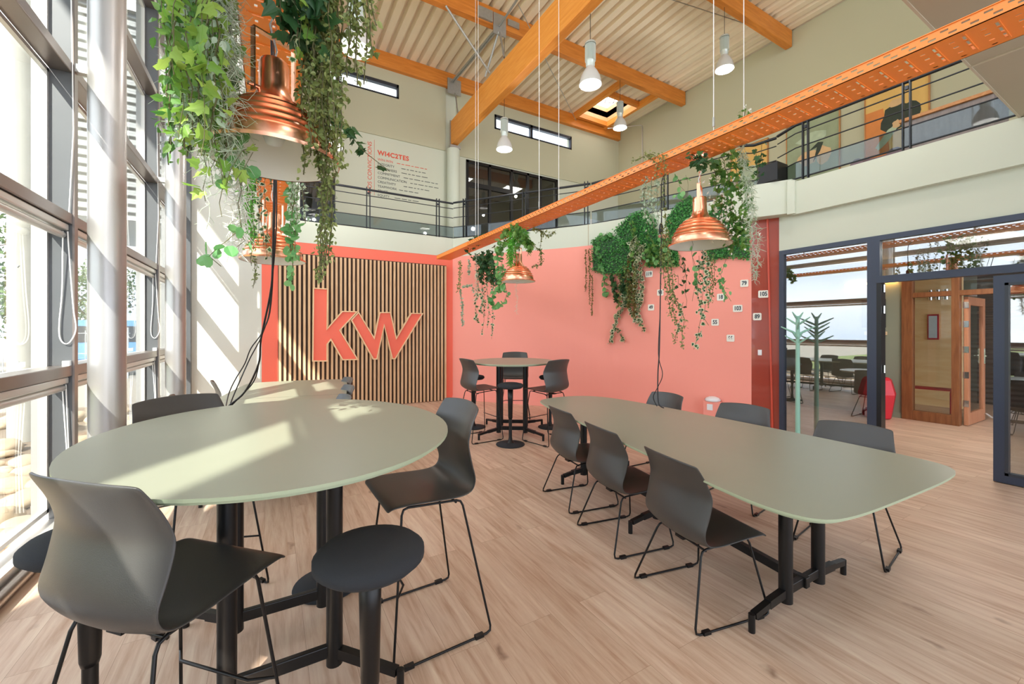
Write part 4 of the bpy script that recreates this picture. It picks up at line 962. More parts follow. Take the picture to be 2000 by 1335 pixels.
tag(build('light_switch', MB().bar(c-Vector((0, 0, .04)), c+Vector((0, 0, .04)), .05, .016, up=n_), M['whiteplastic'], bevel=.003), 'white light switch on the dark red pillar', 'light switch')
d_, n_ = wall_frame(*S1); c = on_line(1395, 830, *S1)+n_*.08; c.z = 0
bx_ = thing('socket_box', 'coral painted socket box standing against the coral wall behind the long table', 'socket box', c, math.atan2(d_.y, d_.x))
sgn = 1 if (Vector((-d_.y, d_.x, 0))).dot(n_) > 0 else -1
build('box_body', MB().box((-.12, -.07, 0), (.12, .07, .42)), M['coral'], bx_, bevel=.006); build('socket_plate', MB().box((-.06, sgn*.07, .29), (.02, sgn*.078, .38)), M['whiteplastic'], bx_)
dl = thing('dome_light', 'white dome lamp lying on top of the coral socket box', 'lamp', (c.x, c.y, .42))
build('dome', MB().lathe([(.1, 0), (.115, .02), (.09, .05), (.05, .068), (.001, .073)], 28, capb=True), M['whiteplastic'], dl)
# ================================================================ PLANTS
IVY = [(0,0),(.22,-.08),(.5,.12),(.34,.34),(.44,.62),(.2,.62),(0,1),(-.2,.62),(-.44,.62),(-.34,.34),(-.5,.12),(-.22,-.08)]
COIN = [(.5*math.sin(2*PI*i/9), .5-.5*math.cos(2*PI*i/9)) for i in range(9)]
OVAL = [(0,0),(.28,.25),(.3,.55),(0,1),(-.3,.55),(-.28,.25)]
DIA = [(0,0),(.3,.45),(0,1),(-.3,.45)]
THIN = [(0,0),(.12,.4),(0,1),(-.12,.4)]
def rvec(r):
    while True:
        v = Vector((r.uniform(-1, 1), r.uniform(-1, 1), r.uniform(-1, 1)))
        if .05 < v.length < 1: return v.normalized()
def leaf(mb, pos, shape, size, rnd, mi=0, edge=None, droop=.6, face=None):
    """one leaf at pos with a slightly folded blade"""
    dirn = (rvec(rnd)+Vector((0, 0, -droop))).normalized()
    nrm = rvec(rnd) if face is None else (Vector(face)+rvec(rnd)*.7)
    side = dirn.cross(nrm)
    if side.length < .05: side = dirn.cross(Vector((.3, .9, .1)))
    side.normalize(); nrm = side.cross(dirn); s = size*rnd.uniform(.7, 1.25); k = .18
    def P(x, y): return pos+dirn*(y*s)+side*(x*s)+nrm*(abs(x)*k*s - y*y*.15*s)
    pts = [P(x, y) for x, y in shape]; n = len(pts)
    if edge is None:
        h = n//2; mb.add(pts, [list(range(0, h+1)), [0]+list(range(h, n))], mi)
    else:
        inn = [P(x*.62, .12+y*.68)+nrm*.0004 for x, y in shape]
        mb.add(pts, [list(range(n))], edge); mb.add([p_+nrm*.0012 for p_ in inn], [list(range(n))], mi); mb.add([p_-nrm*.0012 for p_ in inn], [list(range(n))], mi)
def curve_pts(pts, seg=.05, wig=.012, rnd=random):
    out = []; pts = [Vector(p) for p in pts]
    for a, b in zip(pts, pts[1:]):
        n = max(1, int((b-a).length/seg))
        for i in range(n): out.append(a.lerp(b, i/n)+rvec(rnd)*wig)
    out.append(pts[-1]); return out
KIND = dict(
 ivy=(IVY, 'ivy', None, .045, 24, .03), ivydk=(IVY, 'ivydk', None, .05, 20, .035), varieg=(IVY, 'ivydk', 'ivycream', .042, 26, .03), maple=(IVY, 'maple', None, .085, 15, .05),
 coin=(COIN, 'coin', None, .05, 20, .03), coinbig=(COIN, 'coin', None, .075, 14, .05), fern=(THIN, 'fernm', None, .035, 110, .035), oval=(OVAL, 'ivy', None, .035, 40, .035),
 olive=(OVAL, 'olive', None, .02, 90, .035), silver=(OVAL, 'silver', None, .025, 70, .035), pearl=(DIA, 'brownv', None, .018, 90, .012), pink=(COIN, 'silver', None, .02, 80, .012), box=(OVAL, 'box', None, .03, 60, .05))
def vine(name, kind, strands, label, dens=1, size=1, spread=1, seed=None, group=None, face=None):
    shp, m1, m2, sz, den, sp = KIND[kind]; rnd = random.Random(seed if seed is not None else len(bpy.data.objects))
    mats = [M['stem'], M[m1]]+([M[m2]] if m2 else []); mb = MB()
    for st_ in strands:
        pts = curve_pts(st_, .05, .010, rnd)
        mb.tube(pts, .0022*size, 4, 0, caps=False)
        L_ = sum((b-a).length for a, b in zip(pts, pts[1:])); n = int(L_*den*dens)
        for i in range(n):
            t_ = rnd.random()*(len(pts)-1); k = int(t_); p = pts[k].lerp(pts[min(k+1, len(pts)-1)], t_-k)+rvec(rnd)*sp*spread*rnd.random()
            leaf(mb, p, shp, sz*size, rnd, 1, 2 if m2 else None, .7, face)
    return tag(build(name, mb, mats), label, 'hanging plant', group)
def tangle(name, strands, label, r=.0022, n_side=7, seed=1, m='moss', reach=.05):
    """air-plant / root tangle: forked pale threads"""
    rnd = random.Random(seed); mb = MB()
    for st_ in strands:
        pts = curve_pts(st_, .025, .012, rnd); mb.tube(pts, r, 4, 0, caps=False)
        for p in pts:
            for _ in range(n_side):
                a = p.copy(); d = (rvec(rnd)+Vector((0, 0, -.5))).normalized(); L_ = rnd.uniform(.4, 1)*reach; q = a+d*L_; e = q+(d+rvec(rnd)*.9).normalized()*L_*.6
                mb.tube([a, q, e], [r, r*.8, r*.4], 3, 0, caps=False)
    return tag(build(name, mb, [M[m]]), label, 'hanging plant')
XL = lambda x, y, X=-.15: on_x(x, y, X)
def drop(x0, y0, zt, zb, n=1, sx=.04, sy=.06, rnd=random.Random(3)):
    """n hanging strands from the tray lip down to about zb"""
    out = []
    for i in range(n):
        a = rnd.uniform(-sx, sx); b = rnd.uniform(-sy, sy); e = zb+rnd.uniform(0, .25)*(zt-zb) if n > 1 else zb
        p = [(x0+a*.3, y0+b*.3, zt), (x0+a*.8, y0+b*.8, zt*.75+e*.25), (x0+a+rnd.uniform(-.02, .02), y0+b, zt*.4+e*.6), (x0+a*1.2, y0+b*1.2, e)]
        out.append(p)
    return out
ZL = TZ+.05
# --- left front cluster, window side of the tray
vine('hanging_ivy', 'maple', drop(-.205, 1.66, ZL, 2.02, 9, .08, .12), 'lime green large-leaved ivy at the window edge of the front left vines', 1.9, .58)
vine('hanging_ivy', 'maple', drop(-.205, 1.86, ZL, 1.86, 6, .06, .09), 'lime ivy trailing down left of the first copper lamp', 1.7, .55)
vine('hanging_eucalyptus', 'oval', drop(-.235, 1.74, ZL, 2.0, 12, .07, .14), 'fresh green small-leaved creeper brushing the second silver column', 1.7, .95)
tangle('air_plant', drop(-.19, 1.87, ZL, 2.05, 14, .08, .14), 'pale tangled air plant filling the front left vine cluster', .0015, 6, 5, reach=.07)
tangle('air_plant', drop(-.17, 2.05, ZL, 2.25, 6, .05, .10), 'pale tangled air plant beside the perforated tray edge', .0015, 6, 6, reach=.06)
tangle('root_tangle', [[(-.18, 1.95, TZ)]+[tuple(on_y(*p, 2.0)) for p in ((462, 250), (470, 330), (462, 380), (478, 420), (452, 465), (466, 490))], [tuple(on_y(*p, 2.0)) for p in ((480, 345), (475, 400), (460, 440), (470, 470))], [tuple(on_y(*p, 2.0)) for p in ((466, 360), (460, 410), (450, 450))]], 'white coral-like air plant dangling below the first copper lamp', .0026, 4, 8, 'flower', .055)
vine('hanging_eucalyptus', 'coinbig', [[(-.2, 1.9, TZ)]+[tuple(on_y(*p, 1.9)) for p in ((460, 260), (470, 340), (462, 400), (470, 440), (445, 465), (420, 480), (408, 505), (432, 520))], [tuple(on_y(*p, 1.9)) for p in ((466, 440), (480, 465), (462, 482))], [tuple(on_y(*p, 1.9)) for p in ((475, 330), (470, 365))]], 'round-leaved silver dollar sprig at the very bottom of the front left vines', 2.1, .66, 1.0)
vine('hanging_ivy', 'maple', [[tuple(on_y(*p, 1.75)) for p in ((505, 285), (470, 300), (450, 330), (440, 365))], [tuple(on_y(*p, 1.75)) for p in ((500, 300), (478, 330), (462, 350))]], 'lime ivy sprig crossing the white underside of the first copper lamp', 1.2, .5, .5)
tangle('air_plant', [[(-.14, 1.8, TZ), (-.26, 1.75, 2.6)]+[tuple(on_y(*p, 1.75)) for p in ((404, 200), (408, 300), (404, 360), (412, 420), (405, 440))]], 'thin wispy air plant thread against the white wall at far left', .0011, 2, 9, reach=.035)
vine('hanging_fern', 'silver', drop(-.215, 1.80, ZL, 2.05, 12, .07, .14), 'pale variegated foliage in the upper left corner vines', 1.6, 1.2)
vine('hanging_ivy', 'ivy', drop(-.19, 2.0, ZL, 2.1, 9, .07, .12), 'mid green ivy between the air plants and the orange tray', 1.4, .95)
# --- front cluster, room side
vine('hanging_ivy', 'ivydk', [[(.02, 1.45, ZL+.1), (.0, 1.55, 2.92), (.03, 1.68, 2.75), (.04, 1.75, 2.58)], [(.08, 1.5, ZL+.05), (.06, 1.6, 2.85), (.08, 1.72, 2.6)], [(.1, 1.4, ZL+.05), (.12, 1.55, 2.9), (.11, 1.65, 2.62)], [(.05, 1.6, ZL), (.07, 1.75, 2.6)], [(.13, 1.55, ZL), (.14, 1.7, 2.5)], [(.0, 1.6, ZL+.05), (-.01, 1.7, 2.75)], [(.11, 1.7, ZL), (.13, 1.8, 2.5)]], 'dark big-leaved ivy hanging in front of the tray above the first copper lamp', 2.2, 1.35, 1.6)
vine('hanging_ivy', 'maple', [[(.06, 1.5, ZL), (.08, 1.65, 2.7), (.10, 1.72, 2.45)], [(.1, 1.55, ZL), (.12, 1.7, 2.5)]], 'yellow-green ivy sprays among the dark leaves above the first copper lamp', 1.8, .45)
vine('hanging_ivy', 'varieg', [[(.06, 1.5, ZL), (.07, 1.66, 2.7), (.09, 1.75, 2.5)], [(.03, 1.6, ZL), (.05, 1.7, 2.75), (.07, 1.75, 2.55)]], 'cream-edged ivy resting on the neck of the first copper lamp', 1.2)
vine('hanging_creeper', 'olive', drop(.165, 1.76, ZL, 2.10, 26, .06, .15), 'dense olive small-leaved creeper falling right of the first copper lamp', 1.7, 1.05)
vine('hanging_creeper', 'olive', drop(.18, 1.82, 2.6, 1.66, 8, .025, .05), 'long thin olive creeper ending in front of the letter k', 1.5, .95, .7)
vine('hanging_creeper', 'olive', drop(.27, 1.60, ZL+.05, 2.42, 8, .05, .10), 'dark feathery creeper beside the top left glass pendant', 1.5, 1.2)
vine('hanging_ivy', 'ivydk', [[(.20, 1.80, 2.4), (.27, 1.72, 2.25), (.33, 1.68, 2.17), (.40, 1.64, 2.12)]], 'dark ivy sprig sticking out to the right of the first copper lamp', 1.8, .8)
# --- second left cluster
vine('hanging_fern', 'fern', drop(-.15, 3.45, ZL, 2.02, 6, .04, .12), 'bright green feathery fern left of the second copper lamp', 1.5, 1.1)
vine('hanging_ivy', 'varieg', drop(-.10, 3.85, TZ, 1.98, 4, .07, .1), 'small ivy falling over the second copper lamp shade', 1.0)
vine('hanging_eucalyptus', 'coin', drop(.16, 3.55, ZL, 1.80, 4, .05, .12), 'round-leaved eucalyptus trailing in front of the slatted panel left end', 1.5, 1.1)
vine('hanging_fern', 'silver', drop(.17, 3.3, ZL, 2.15, 5, .06, .12), 'silver-green foliage right of the second copper lamp', 1.3, 1.2)
vine('hanging_creeper', 'olive', drop(-.13, 3.9, 2.3, 1.75, 3, .03, .04), 'thin creeper end hanging below the second copper lamp', 1.0, .9, .7)
vine('hanging_ivy', 'ivydk', drop(-.02, 3.2, ZL, 2.45, 3, .10, .1), 'dark ivy leaves along the left tray before the second copper lamp', 1.0)
# --- far corner cluster on the right tray
def TX(x, y, X=3.1): return tuple(on_x(x, y, X))
def tstr(pts, X=3.1): return [TX(a, b, X) for a, b in pts]
vine('hanging_creeper', 'oval', [tstr(((897, 508), (896, 545), (894, 570)), 2.98), tstr(((900, 508), (899, 540), (898, 572)), 2.98)], 'green leafy tail at the far left end of the tray', 2.6, .9, 1, group=None)
vine('hanging_creeper', 'pink', [tstr(((900, 565), (903, 600), (903, 635)), 3.0), tstr(((916, 505), (916, 535)), 3.0), tstr(((904, 560), (920, 555), (925, 570)), 3.0)], 'greyish pink beaded trail at the left of the far corner plants', 2.25, 1.54)
vine('hanging_ivy', 'varieg', [tstr(((930, 520), (935, 560), (928, 590), (933, 630)), 3.05), tstr(((940, 525), (942, 580), (940, 610)), 3.05)], 'variegated ivy trails second from left under the far tray', 1.88, 1.40)
vine('hanging_ivy', 'varieg', [tstr(((950, 540), (955, 600), (952, 640)), 3.1), tstr(((962, 545), (963, 610), (960, 662)), 3.1), tstr(((945, 560), (946, 620), (941, 652)), 3.1)], 'long variegated ivy trails reaching lowest below the far corner tray', 1.5, .95)
vine('hanging_ivy', 'ivydk', [tstr(((925, 500), (940, 515), (950, 535)), 3.05), tstr(((935, 500), (955, 520), (962, 550)), 3.1), tstr(((950, 495), (965, 525), (972, 550)), 3.1), tstr(((945, 500), (938, 530), (945, 550)), 3.0), tstr(((962, 490), (952, 520), (960, 545)), 3.15)], 'bushy dark ivy mass under the far tray', 4.25, 1.54, 2.2)
vine('hanging_eucalyptus', 'coin', [tstr(((975, 470), (980, 510), (982, 545)), 3.0), tstr(((982, 545), (990, 570), (985, 592), (972, 600), (962, 590), (962, 570), (975, 562)), 3.0), tstr(((970, 480), (973, 520), (978, 560)), 3.0)], 'round-leaved eucalyptus loop left of the far copper lamp', 2.50, 1.40)
vine('hanging_fern', 'fern', [tstr(((1000, 448), (1001, 480), (998, 515)), 2.95), tstr(((1004, 450), (1006, 480), (1003, 500)), 2.95), tstr(((996, 455), (996, 490), (995, 515)), 2.95)], 'bright green fern beside the far copper lamp', 3.00, 1.96, 1.2)
vine('hanging_fern', 'fern', [tstr(((1028, 448), (1029, 480)), 2.95), tstr(((1025, 450), (1026, 476)), 2.95)], 'short bright fern tuft above the far copper lamp', 3.00, 1.68, 1.2)
vine('hanging_ivy', 'ivy', [tstr(((990, 440), (985, 470), (975, 490)), 2.95), tstr(((1010, 440), (1015, 470), (1012, 490)), 2.93), tstr(((1020, 445), (1035, 480), (1030, 500)), 2.93), tstr(((1000, 440), (1008, 455), (1040, 480)), 2.95)], 'green ivy spilling over the tray above the far copper lamp', 3.25, 1.68, 2)
vine('hanging_creeper', 'olive', [tstr(((1040, 445), (1060, 455), (1056, 480)), 3.24), tstr(((1050, 445), (1070, 460), (1085, 450)), 3.24), tstr(((1035, 470), (1055, 490), (1056, 515), (1040, 520)), 3.24), tstr(((1055, 480), (1058, 505)), 3.24)], 'thin olive creeper arching right of the far copper lamp', 1.50, 1.54)
vine('hanging_ivy', 'ivydk', [tstr(((915, 478), (930, 470), (945, 462)), 3.1), tstr(((920, 482), (940, 462)), 3.1), tstr(((908, 484), (925, 474)), 3.1)], 'leafy tuft standing on top of the far end of the tray', 5.62, 1.40, 2.2)
tangle('air_plant', [tstr(((931, 494), (930, 528), (931, 560), (930, 585)), 3.0)], 'grey air plant wisps among the far corner trails', .0018, 5, 12, reach=.06)
tangle('air_plant', [tstr(((1004, 450), (1006, 500), (1009, 552), (1010, 585), (1009, 610)), 3.05)], 'faint pale wisp hanging below the far copper lamp', .0012, 3, 13, reach=.035)
# --- wall greenery (on the coral wall between P1 and P2)
d1, n1 = wall_frame(P1, P2)
def WP(x, y, off=.06): return on_line(x, y, P1, P2)+n1*off
def wstr(pts, off=.06): return [tuple(WP(a, b, off)) for a, b in pts]
def mat_patch(poly, label, n=2600, kind='box', seed=2, off=.05, size=1):
    rnd = random.Random(seed); shp, m1, _, sz, _, _ = KIND[kind]; mb = MB()
    xs = [p[0] for p in poly]; ys = [p[1] for p in poly]
    def inside(x, y):
        c = False; j = len(poly)-1
        for i in range(len(poly)):
            xi, yi = poly[i]; xj, yj = poly[j]
            if (yi > y) != (yj > y) and x < (xj-xi)*(y-yi)/(yj-yi)+xi: c = not c
            j = i
        return c
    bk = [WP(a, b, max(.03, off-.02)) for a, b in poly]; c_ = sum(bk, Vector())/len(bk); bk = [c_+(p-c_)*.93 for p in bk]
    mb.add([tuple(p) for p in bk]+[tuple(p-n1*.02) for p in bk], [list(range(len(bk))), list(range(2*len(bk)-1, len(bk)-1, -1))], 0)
    k = 0
    while k < n:
        x = rnd.uniform(min(xs), max(xs)); y = rnd.uniform(min(ys), max(ys))
        if inside(x, y):
            leaf(mb, WP(x, y, off*rnd.uniform(.5, 1.4)), shp, sz*size, rnd, 1, None, .2, n1); k += 1
    return tag(build('boxwood_panel', mb, [M['ivydk'], M[m1]]), label, 'plant panel')
mat_patch([(1160, 468), (1195, 455), (1222, 470), (1238, 500), (1240, 530), (1215, 538), (1180, 536), (1160, 530)], 'square boxwood greenery panel at the left end of the plant wall', 1900, seed=21, off=.10)
mat_patch([(1202, 450), (1235, 418), (1262, 408), (1285, 430), (1290, 470), (1262, 500), (1232, 505), (1215, 470)], 'boxwood greenery panel on the pale fascia, upper left of the plant wall', 2200, seed=22, off=.07)
mat_patch([(1262, 470), (1325, 460), (1328, 520), (1300, 522), (1265, 522)], 'boxwood greenery panel left of the copper lamp over the long table', 1500, seed=23)
mat_patch([(1300, 430), (1322, 400), (1350, 380), (1372, 420), (1350, 470), (1310, 475)], 'boxwood greenery panel rising behind the left side of the near copper lamp', 1600, seed=24)
mat_patch([(1378, 420), (1420, 380), (1462, 380), (1468, 508), (1425, 505), (1380, 512)], 'boxwood greenery panel at the right end of the plant wall', 2400, seed=25)
vine('hanging_eucalyptus', 'coin', [wstr(((1202, 462), (1180, 462), (1172, 478), (1176, 500), (1183, 530)), .1), wstr(((1183, 530), (1185, 560), (1190, 575)), .08)], 'round-leaved loop framing the left plant panel', 2.25, 1.61)
for x, lb in ((1151, 'first thin brown-green tail at the left edge of the plant wall'), (1158, 'second thin brown-green tail at the left edge of the plant wall'), (1163, 'longest thin brown-green tail at the left edge of the plant wall')):
    yb = {1151: 570, 1158: 595, 1163: 615}[x]
    vine('hanging_creeper', 'pearl', [wstr(((x, 488 if x < 1160 else 540), (x+1, 540), (x, yb)), .13)], lb, 2.4, 1.7)
vine('hanging_ivy', 'varieg', [wstr(((1215, 540), (1225, 590), (1205, 630), (1195, 668)), .07), wstr(((1232, 530), (1228, 580), (1218, 600), (1205, 620)), .07), wstr(((1208, 640), (1222, 665)), .07)], 'variegated ivy reaching lowest on the left of the plant wall', 3.19, 1.61)
vine('hanging_ivy', 'varieg', [wstr(((1246, 500), (1246, 560), (1250, 610), (1262, 645)), .09), wstr(((1255, 520), (1258, 560), (1252, 600)), .09), wstr(((1232, 600), (1250, 630)), .08)], 'cream-edged ivy trail just left of plate 119', 3.61, 1.61)
vine('hanging_creeper', 'pearl', [wstr(((1233, 500), (1234, 560), (1233, 600)), .1), wstr(((1244, 520), (1245, 570), (1244, 618)), .1)], 'brown-green string of beads falling beside the cream-edged ivy', 5.10, 2.24)
vine('hanging_ivy', 'ivydk', [wstr(((1200, 535), (1204, 560), (1208, 590)), .08), wstr(((1222, 520), (1220, 560), (1230, 590)), .08), wstr(((1235, 540), (1225, 565)), .08)], 'dark reddish ivy below the left plant panel', 4.68, 1.54, 1.6)
vine('hanging_ivy', 'varieg', [wstr(((1240, 470), (1250, 490), (1262, 500)), .14), wstr(((1250, 470), (1240, 500)), .14), wstr(((1262, 480), (1268, 505)), .14), wstr(((1245, 480), (1255, 515)), .14)], 'pale star-leaved ivy clump in the middle of the plant wall', 5.53, 1.82, 2)
vine('hanging_creeper', 'olive', [wstr(((1225, 520), (1230, 560), (1238, 590)), .1), wstr(((1215, 530), (1218, 570), (1212, 600)), .1), wstr(((1250, 510), (1240, 560), (1234, 600)), .1)], 'brown-green feathery growth between the ivy trails on the plant wall', 2.00, 2.24, 1.6)
vine('hanging_ivy', 'ivy', [wstr(((1270, 450), (1290, 490), (1300, 510)), .16), wstr(((1240, 440), (1250, 480), (1245, 510)), .14), wstr(((1275, 480), (1280, 520)), .15)], 'loose green ivy over the joint between two boxwood panels', 3.00, 1.54, 2.2)
vine('hanging_eucalyptus', 'coin', [wstr(((1266, 490), (1272, 520)), .17), wstr(((1300, 470), (1312, 500), (1320, 518)), .17), wstr(((1282, 500), (1296, 515)), .17)], 'bright round leaves along the lower edge of the middle boxwood panel', 2.75, 1.54, 1.6)
# hanging from the tray in front of the wall
def T2(pts, X=3.1): return [TX(a, b, X) for a, b in pts]
vine('hanging_fern', 'silver', [T2(((1262, 345), (1258, 390), (1265, 440)), 2.93), T2(((1272, 345), (1272, 400), (1278, 450)), 2.93), T2(((1284, 350), (1285, 400), (1284, 440)), 2.95), T2(((1255, 370), (1262, 420)), 2.92)], 'silvery dusty-miller foliage hanging from the tray left of the black cable', 2.2, 1.1, 1.3)
vine('hanging_creeper', 'olive', [T2(((1235, 315), (1255, 305), (1275, 300), (1295, 312)), 2.9), T2(((1290, 300), (1300, 330), (1295, 370), (1300, 400)), 2.92), T2(((1260, 300), (1285, 320), (1280, 345)), 2.92)], 'wispy olive creeper draped over the top edge of the tray', 2.2, 1.0, 1.2)
vine('hanging_creeper', 'olive', [T2(((1300, 400), (1300, 460), (1305, 520), (1312, 590), (1325, 640), (1318, 668)), 3.0), T2(((1292, 440), (1298, 520), (1310, 560), (1335, 620), (1332, 680)), 3.0), T2(((1305, 450), (1312, 540), (1322, 600)), 3.0), T2(((1290, 480), (1300, 560), (1312, 620)), 3.0)], 'long dense olive creeper falling right beside the black cable', 1.7, 1.15, 1.1)
vine('hanging_ivy', 'ivydk', [T2(((1330, 500), (1340, 530), (1335, 555)), 3.1), T2(((1340, 520), (1338, 560), (1340, 600)), 3.1), T2(((1325, 535), (1324, 560)), 3.1)], 'dark small ivy strand below the left side of the near copper lamp', 1.8, .8)
vine('hanging_ivy', 'varieg', [T2(((1333, 590), (1330, 620), (1322, 655)), 3.05)], 'short variegated ivy tip right of the long olive creeper', 2.0, .8)
vine('hanging_eucalyptus', 'coinbig', [T2(((1355, 380), (1352, 430), (1352, 500), (1358, 560), (1352, 588)), 3.1), T2(((1352, 500), (1368, 560)), 3.1)], 'large round leaves trailing under the near copper lamp', 1.1, .72, .8)
vine('hanging_ivy', 'varieg', [T2(((1372, 490), (1375, 560), (1368, 620), (1360, 660), (1355, 682)), 3.1), T2(((1366, 500), (1362, 580), (1372, 620), (1384, 635)), 3.1), T2(((1380, 500), (1382, 570), (1376, 610)), 3.1)], 'long variegated ivy falling lowest under the near copper lamp', 2.2, .85)
vine('hanging_creeper', 'olive', [T2(((1386, 495), (1392, 540), (1388, 590)), 3.15), T2(((1392, 495), (1394, 540), (1384, 600)), 3.15), T2(((1382, 500), (1388, 560)), 3.15)], 'olive heathery creeper right of the lowest variegated ivy', 2.0, .9, 1.2)
vine('hanging_eucalyptus', 'coin', [T2(((1420, 500), (1408, 535), (1410, 560), (1420, 578), (1415, 590)), 3.2), T2(((1412, 560), (1428, 588)), 3.2)], 'curly round-leaved strand over plate 18', 2.0, .75)
vine('hanging_ivy', 'ivydk', [T2(((1345, 300), (1370, 310), (1385, 322)), 2.95), T2(((1350, 305), (1362, 318)), 2.95), T2(((1360, 302), (1390, 318)), 2.97)], 'dark ivy leaves clinging under the tray by the near lamp rose', 3.5, 1.0, 1.5)
vine('hanging_eucalyptus', 'coinbig', [T2(((1318, 345), (1335, 370), (1330, 392)), 3.0), T2(((1340, 340), (1345, 375), (1325, 385)), 3.0)], 'sparse round leaves left of the near copper lamp yoke', 2.0, .6)
vine('hanging_ivy', 'ivy', [T2(((1390, 310), (1400, 360), (1410, 420), (1405, 450)), 3.28), T2(((1410, 305), (1425, 360), (1430, 420), (1420, 470)), 3.28), T2(((1425, 300), (1445, 350), (1450, 420), (1442, 480)), 3.28), T2(((1440, 295), (1455, 350), (1462, 420), (1455, 490)), 3.28), T2(((1400, 320), (1420, 390), (1436, 450)), 3.3), T2(((1420, 400), (1440, 460), (1425, 500)), 3.3)], 'thick green ivy curtain hanging from the tray right of the near copper lamp', 3.4, 1.1, 2)
mb = MB(); rnd = random.Random(44)
for i in range(130):
    p = on_x(rnd.gauss(1410, 20), rnd.gauss(420, 34), 3.2)+rvec(rnd)*.03
    for k in range(4): leaf(mb, p, OVAL, .018, rnd, 0)
tag(build('jasmine_flowers', mb, [M['flower']]), 'scattered white blossoms in the ivy right of the near copper lamp', 'flowers', kind='stuff')
tangle('air_plant', [T2(((1450, 268), (1452, 320), (1460, 380), (1468, 440), (1470, 500), (1474, 545)), 3.24), T2(((1455, 300), (1466, 360), (1474, 430), (1482, 500), (1478, 540)), 3.24), T2(((1446, 285), (1456, 340), (1465, 400), (1466, 460)), 3.22)], 'long pale coral-like air plant hanging at the right end of the greenery', .0021, 5, 31, reach=.045)
vine('hanging_ivy', 'ivydk', [T2(((1478, 290), (1482, 330), (1480, 350)), 3.26), T2(((1486, 285), (1490, 320)), 3.26)], 'dark ivy tuft hanging from the tray in front of the gallery railing', 2.6, .8, 1.2)
bl = MB(); rnd = random.Random(9); stem_ = [Vector((3.23, 1.92, TZ+.06)), Vector((3.22, 1.93, 3.10)), Vector((3.235, 1.91, 3.24))]
bl.tube(stem_, .003, 5, 0)
for i in range(26):
    p = stem_[0].lerp(stem_[2], rnd.random())+rvec(rnd)*.03
    for k in range(4): leaf(bl, p, OVAL, .026, rnd, 1 if i % 3 else 2)
tag(build('flower_sprig', bl, [M['stem'], M['flower'], M['ivy']]), 'white flower sprig standing on the orange tray by the wire', 'flower sprig')
# ================================================================ HANGING CABLES
def cable(label, pts, r=.005, parts=()):
    # smooth with Catmull-Rom
    P = [Vector(p) for p in pts]; P = [P[0]]+P+[P[-1]]; o = []
    for i in range(1, len(P)-2):
        for k in range(6):
            t = k/6; a, b, c, d = P[i-1], P[i], P[i+1], P[i+2]
            o.append(.5*((2*b)+(c-a)*t+(2*a-5*b+4*c-d)*t*t+(3*b-a-3*c+d)*t*t*t))
    o.append(P[-2]); return tag(build('hanging_cable', MB().tube(o, r, 6), M['cable']), label, 'cable')
YC = 2.2
def CY(pts, Y): return [tuple(on_y(a, b, Y)) for a, b in pts]
VY = lambda pts: [tuple(on_y(a, b, Y)) for a, b, Y in pts]
cable('thick black cable dropping from the left tray past the big round table', [(.0, 2.35, TZ)]+VY([(536, 360, 2.5), (534, 460, 2.6), (530, 560, 2.75), (510, 660, 2.95), (505, 710, 3.1), (478, 765, 3.25), (440, 800, 3.3), (425, 840, 3.3)]), .006)
cable('second black cable twisting beside the thick one', [(.01, 2.4, TZ)]+VY([(540, 360, 2.55), (538, 470, 2.65), (528, 570, 2.8), (512, 650, 3.0), (500, 735, 3.2), (468, 775, 3.3), (446, 800, 3.35), (432, 840, 3.35)]), .004)
cable('thin dark cable bowing far left toward the sunlit table', [(.02, 3.2, TZ)]+VY([(530, 560, 3.4), (516, 640, 3.7), (490, 680, 3.9), (478, 710, 4.0), (460, 740, 4.0), (447, 768, 4.0), (440, 800, 3.6)]), .0045)
cable('thin dark cable lying closest to the white wall', [(.03, 3.1, TZ)]+VY([(532, 560, 3.3), (515, 645, 3.6), (488, 700, 3.8), (470, 740, 3.8), (455, 775, 3.8), (446, 800, 3.6)]), .0045)
cable('black power cable hanging before the plant wall down to the long table', [(3.21, 2.66, TZ)]+[tuple(on_x(a, b, 3.21)) for a, b in ((1292, 360), (1292, 430), (1290, 560), (1288, 680), (1285, 730), (1286, 785))]+[(3.24, 2.70, .76)], .0055)
cable('thin black cable curling round the lower half of the straight power cable', [tuple(on_x(a, b, 3.22)) for a, b in ((1290, 600), (1286, 690), (1294, 730), (1285, 755), (1276, 775))]+[(3.26, 2.80, .76)], .004)
tag(build('cable_coupler', MB().lathe([(.004, 0), (.017, .01), (.02, .04), (.02, .08), (.012, .1), (.004, .11)], 14, org=tuple(on_x(1291, 458, 3.21))), M['cable']), 'black plug coupler on the power cable before the plant wall', 'plug')
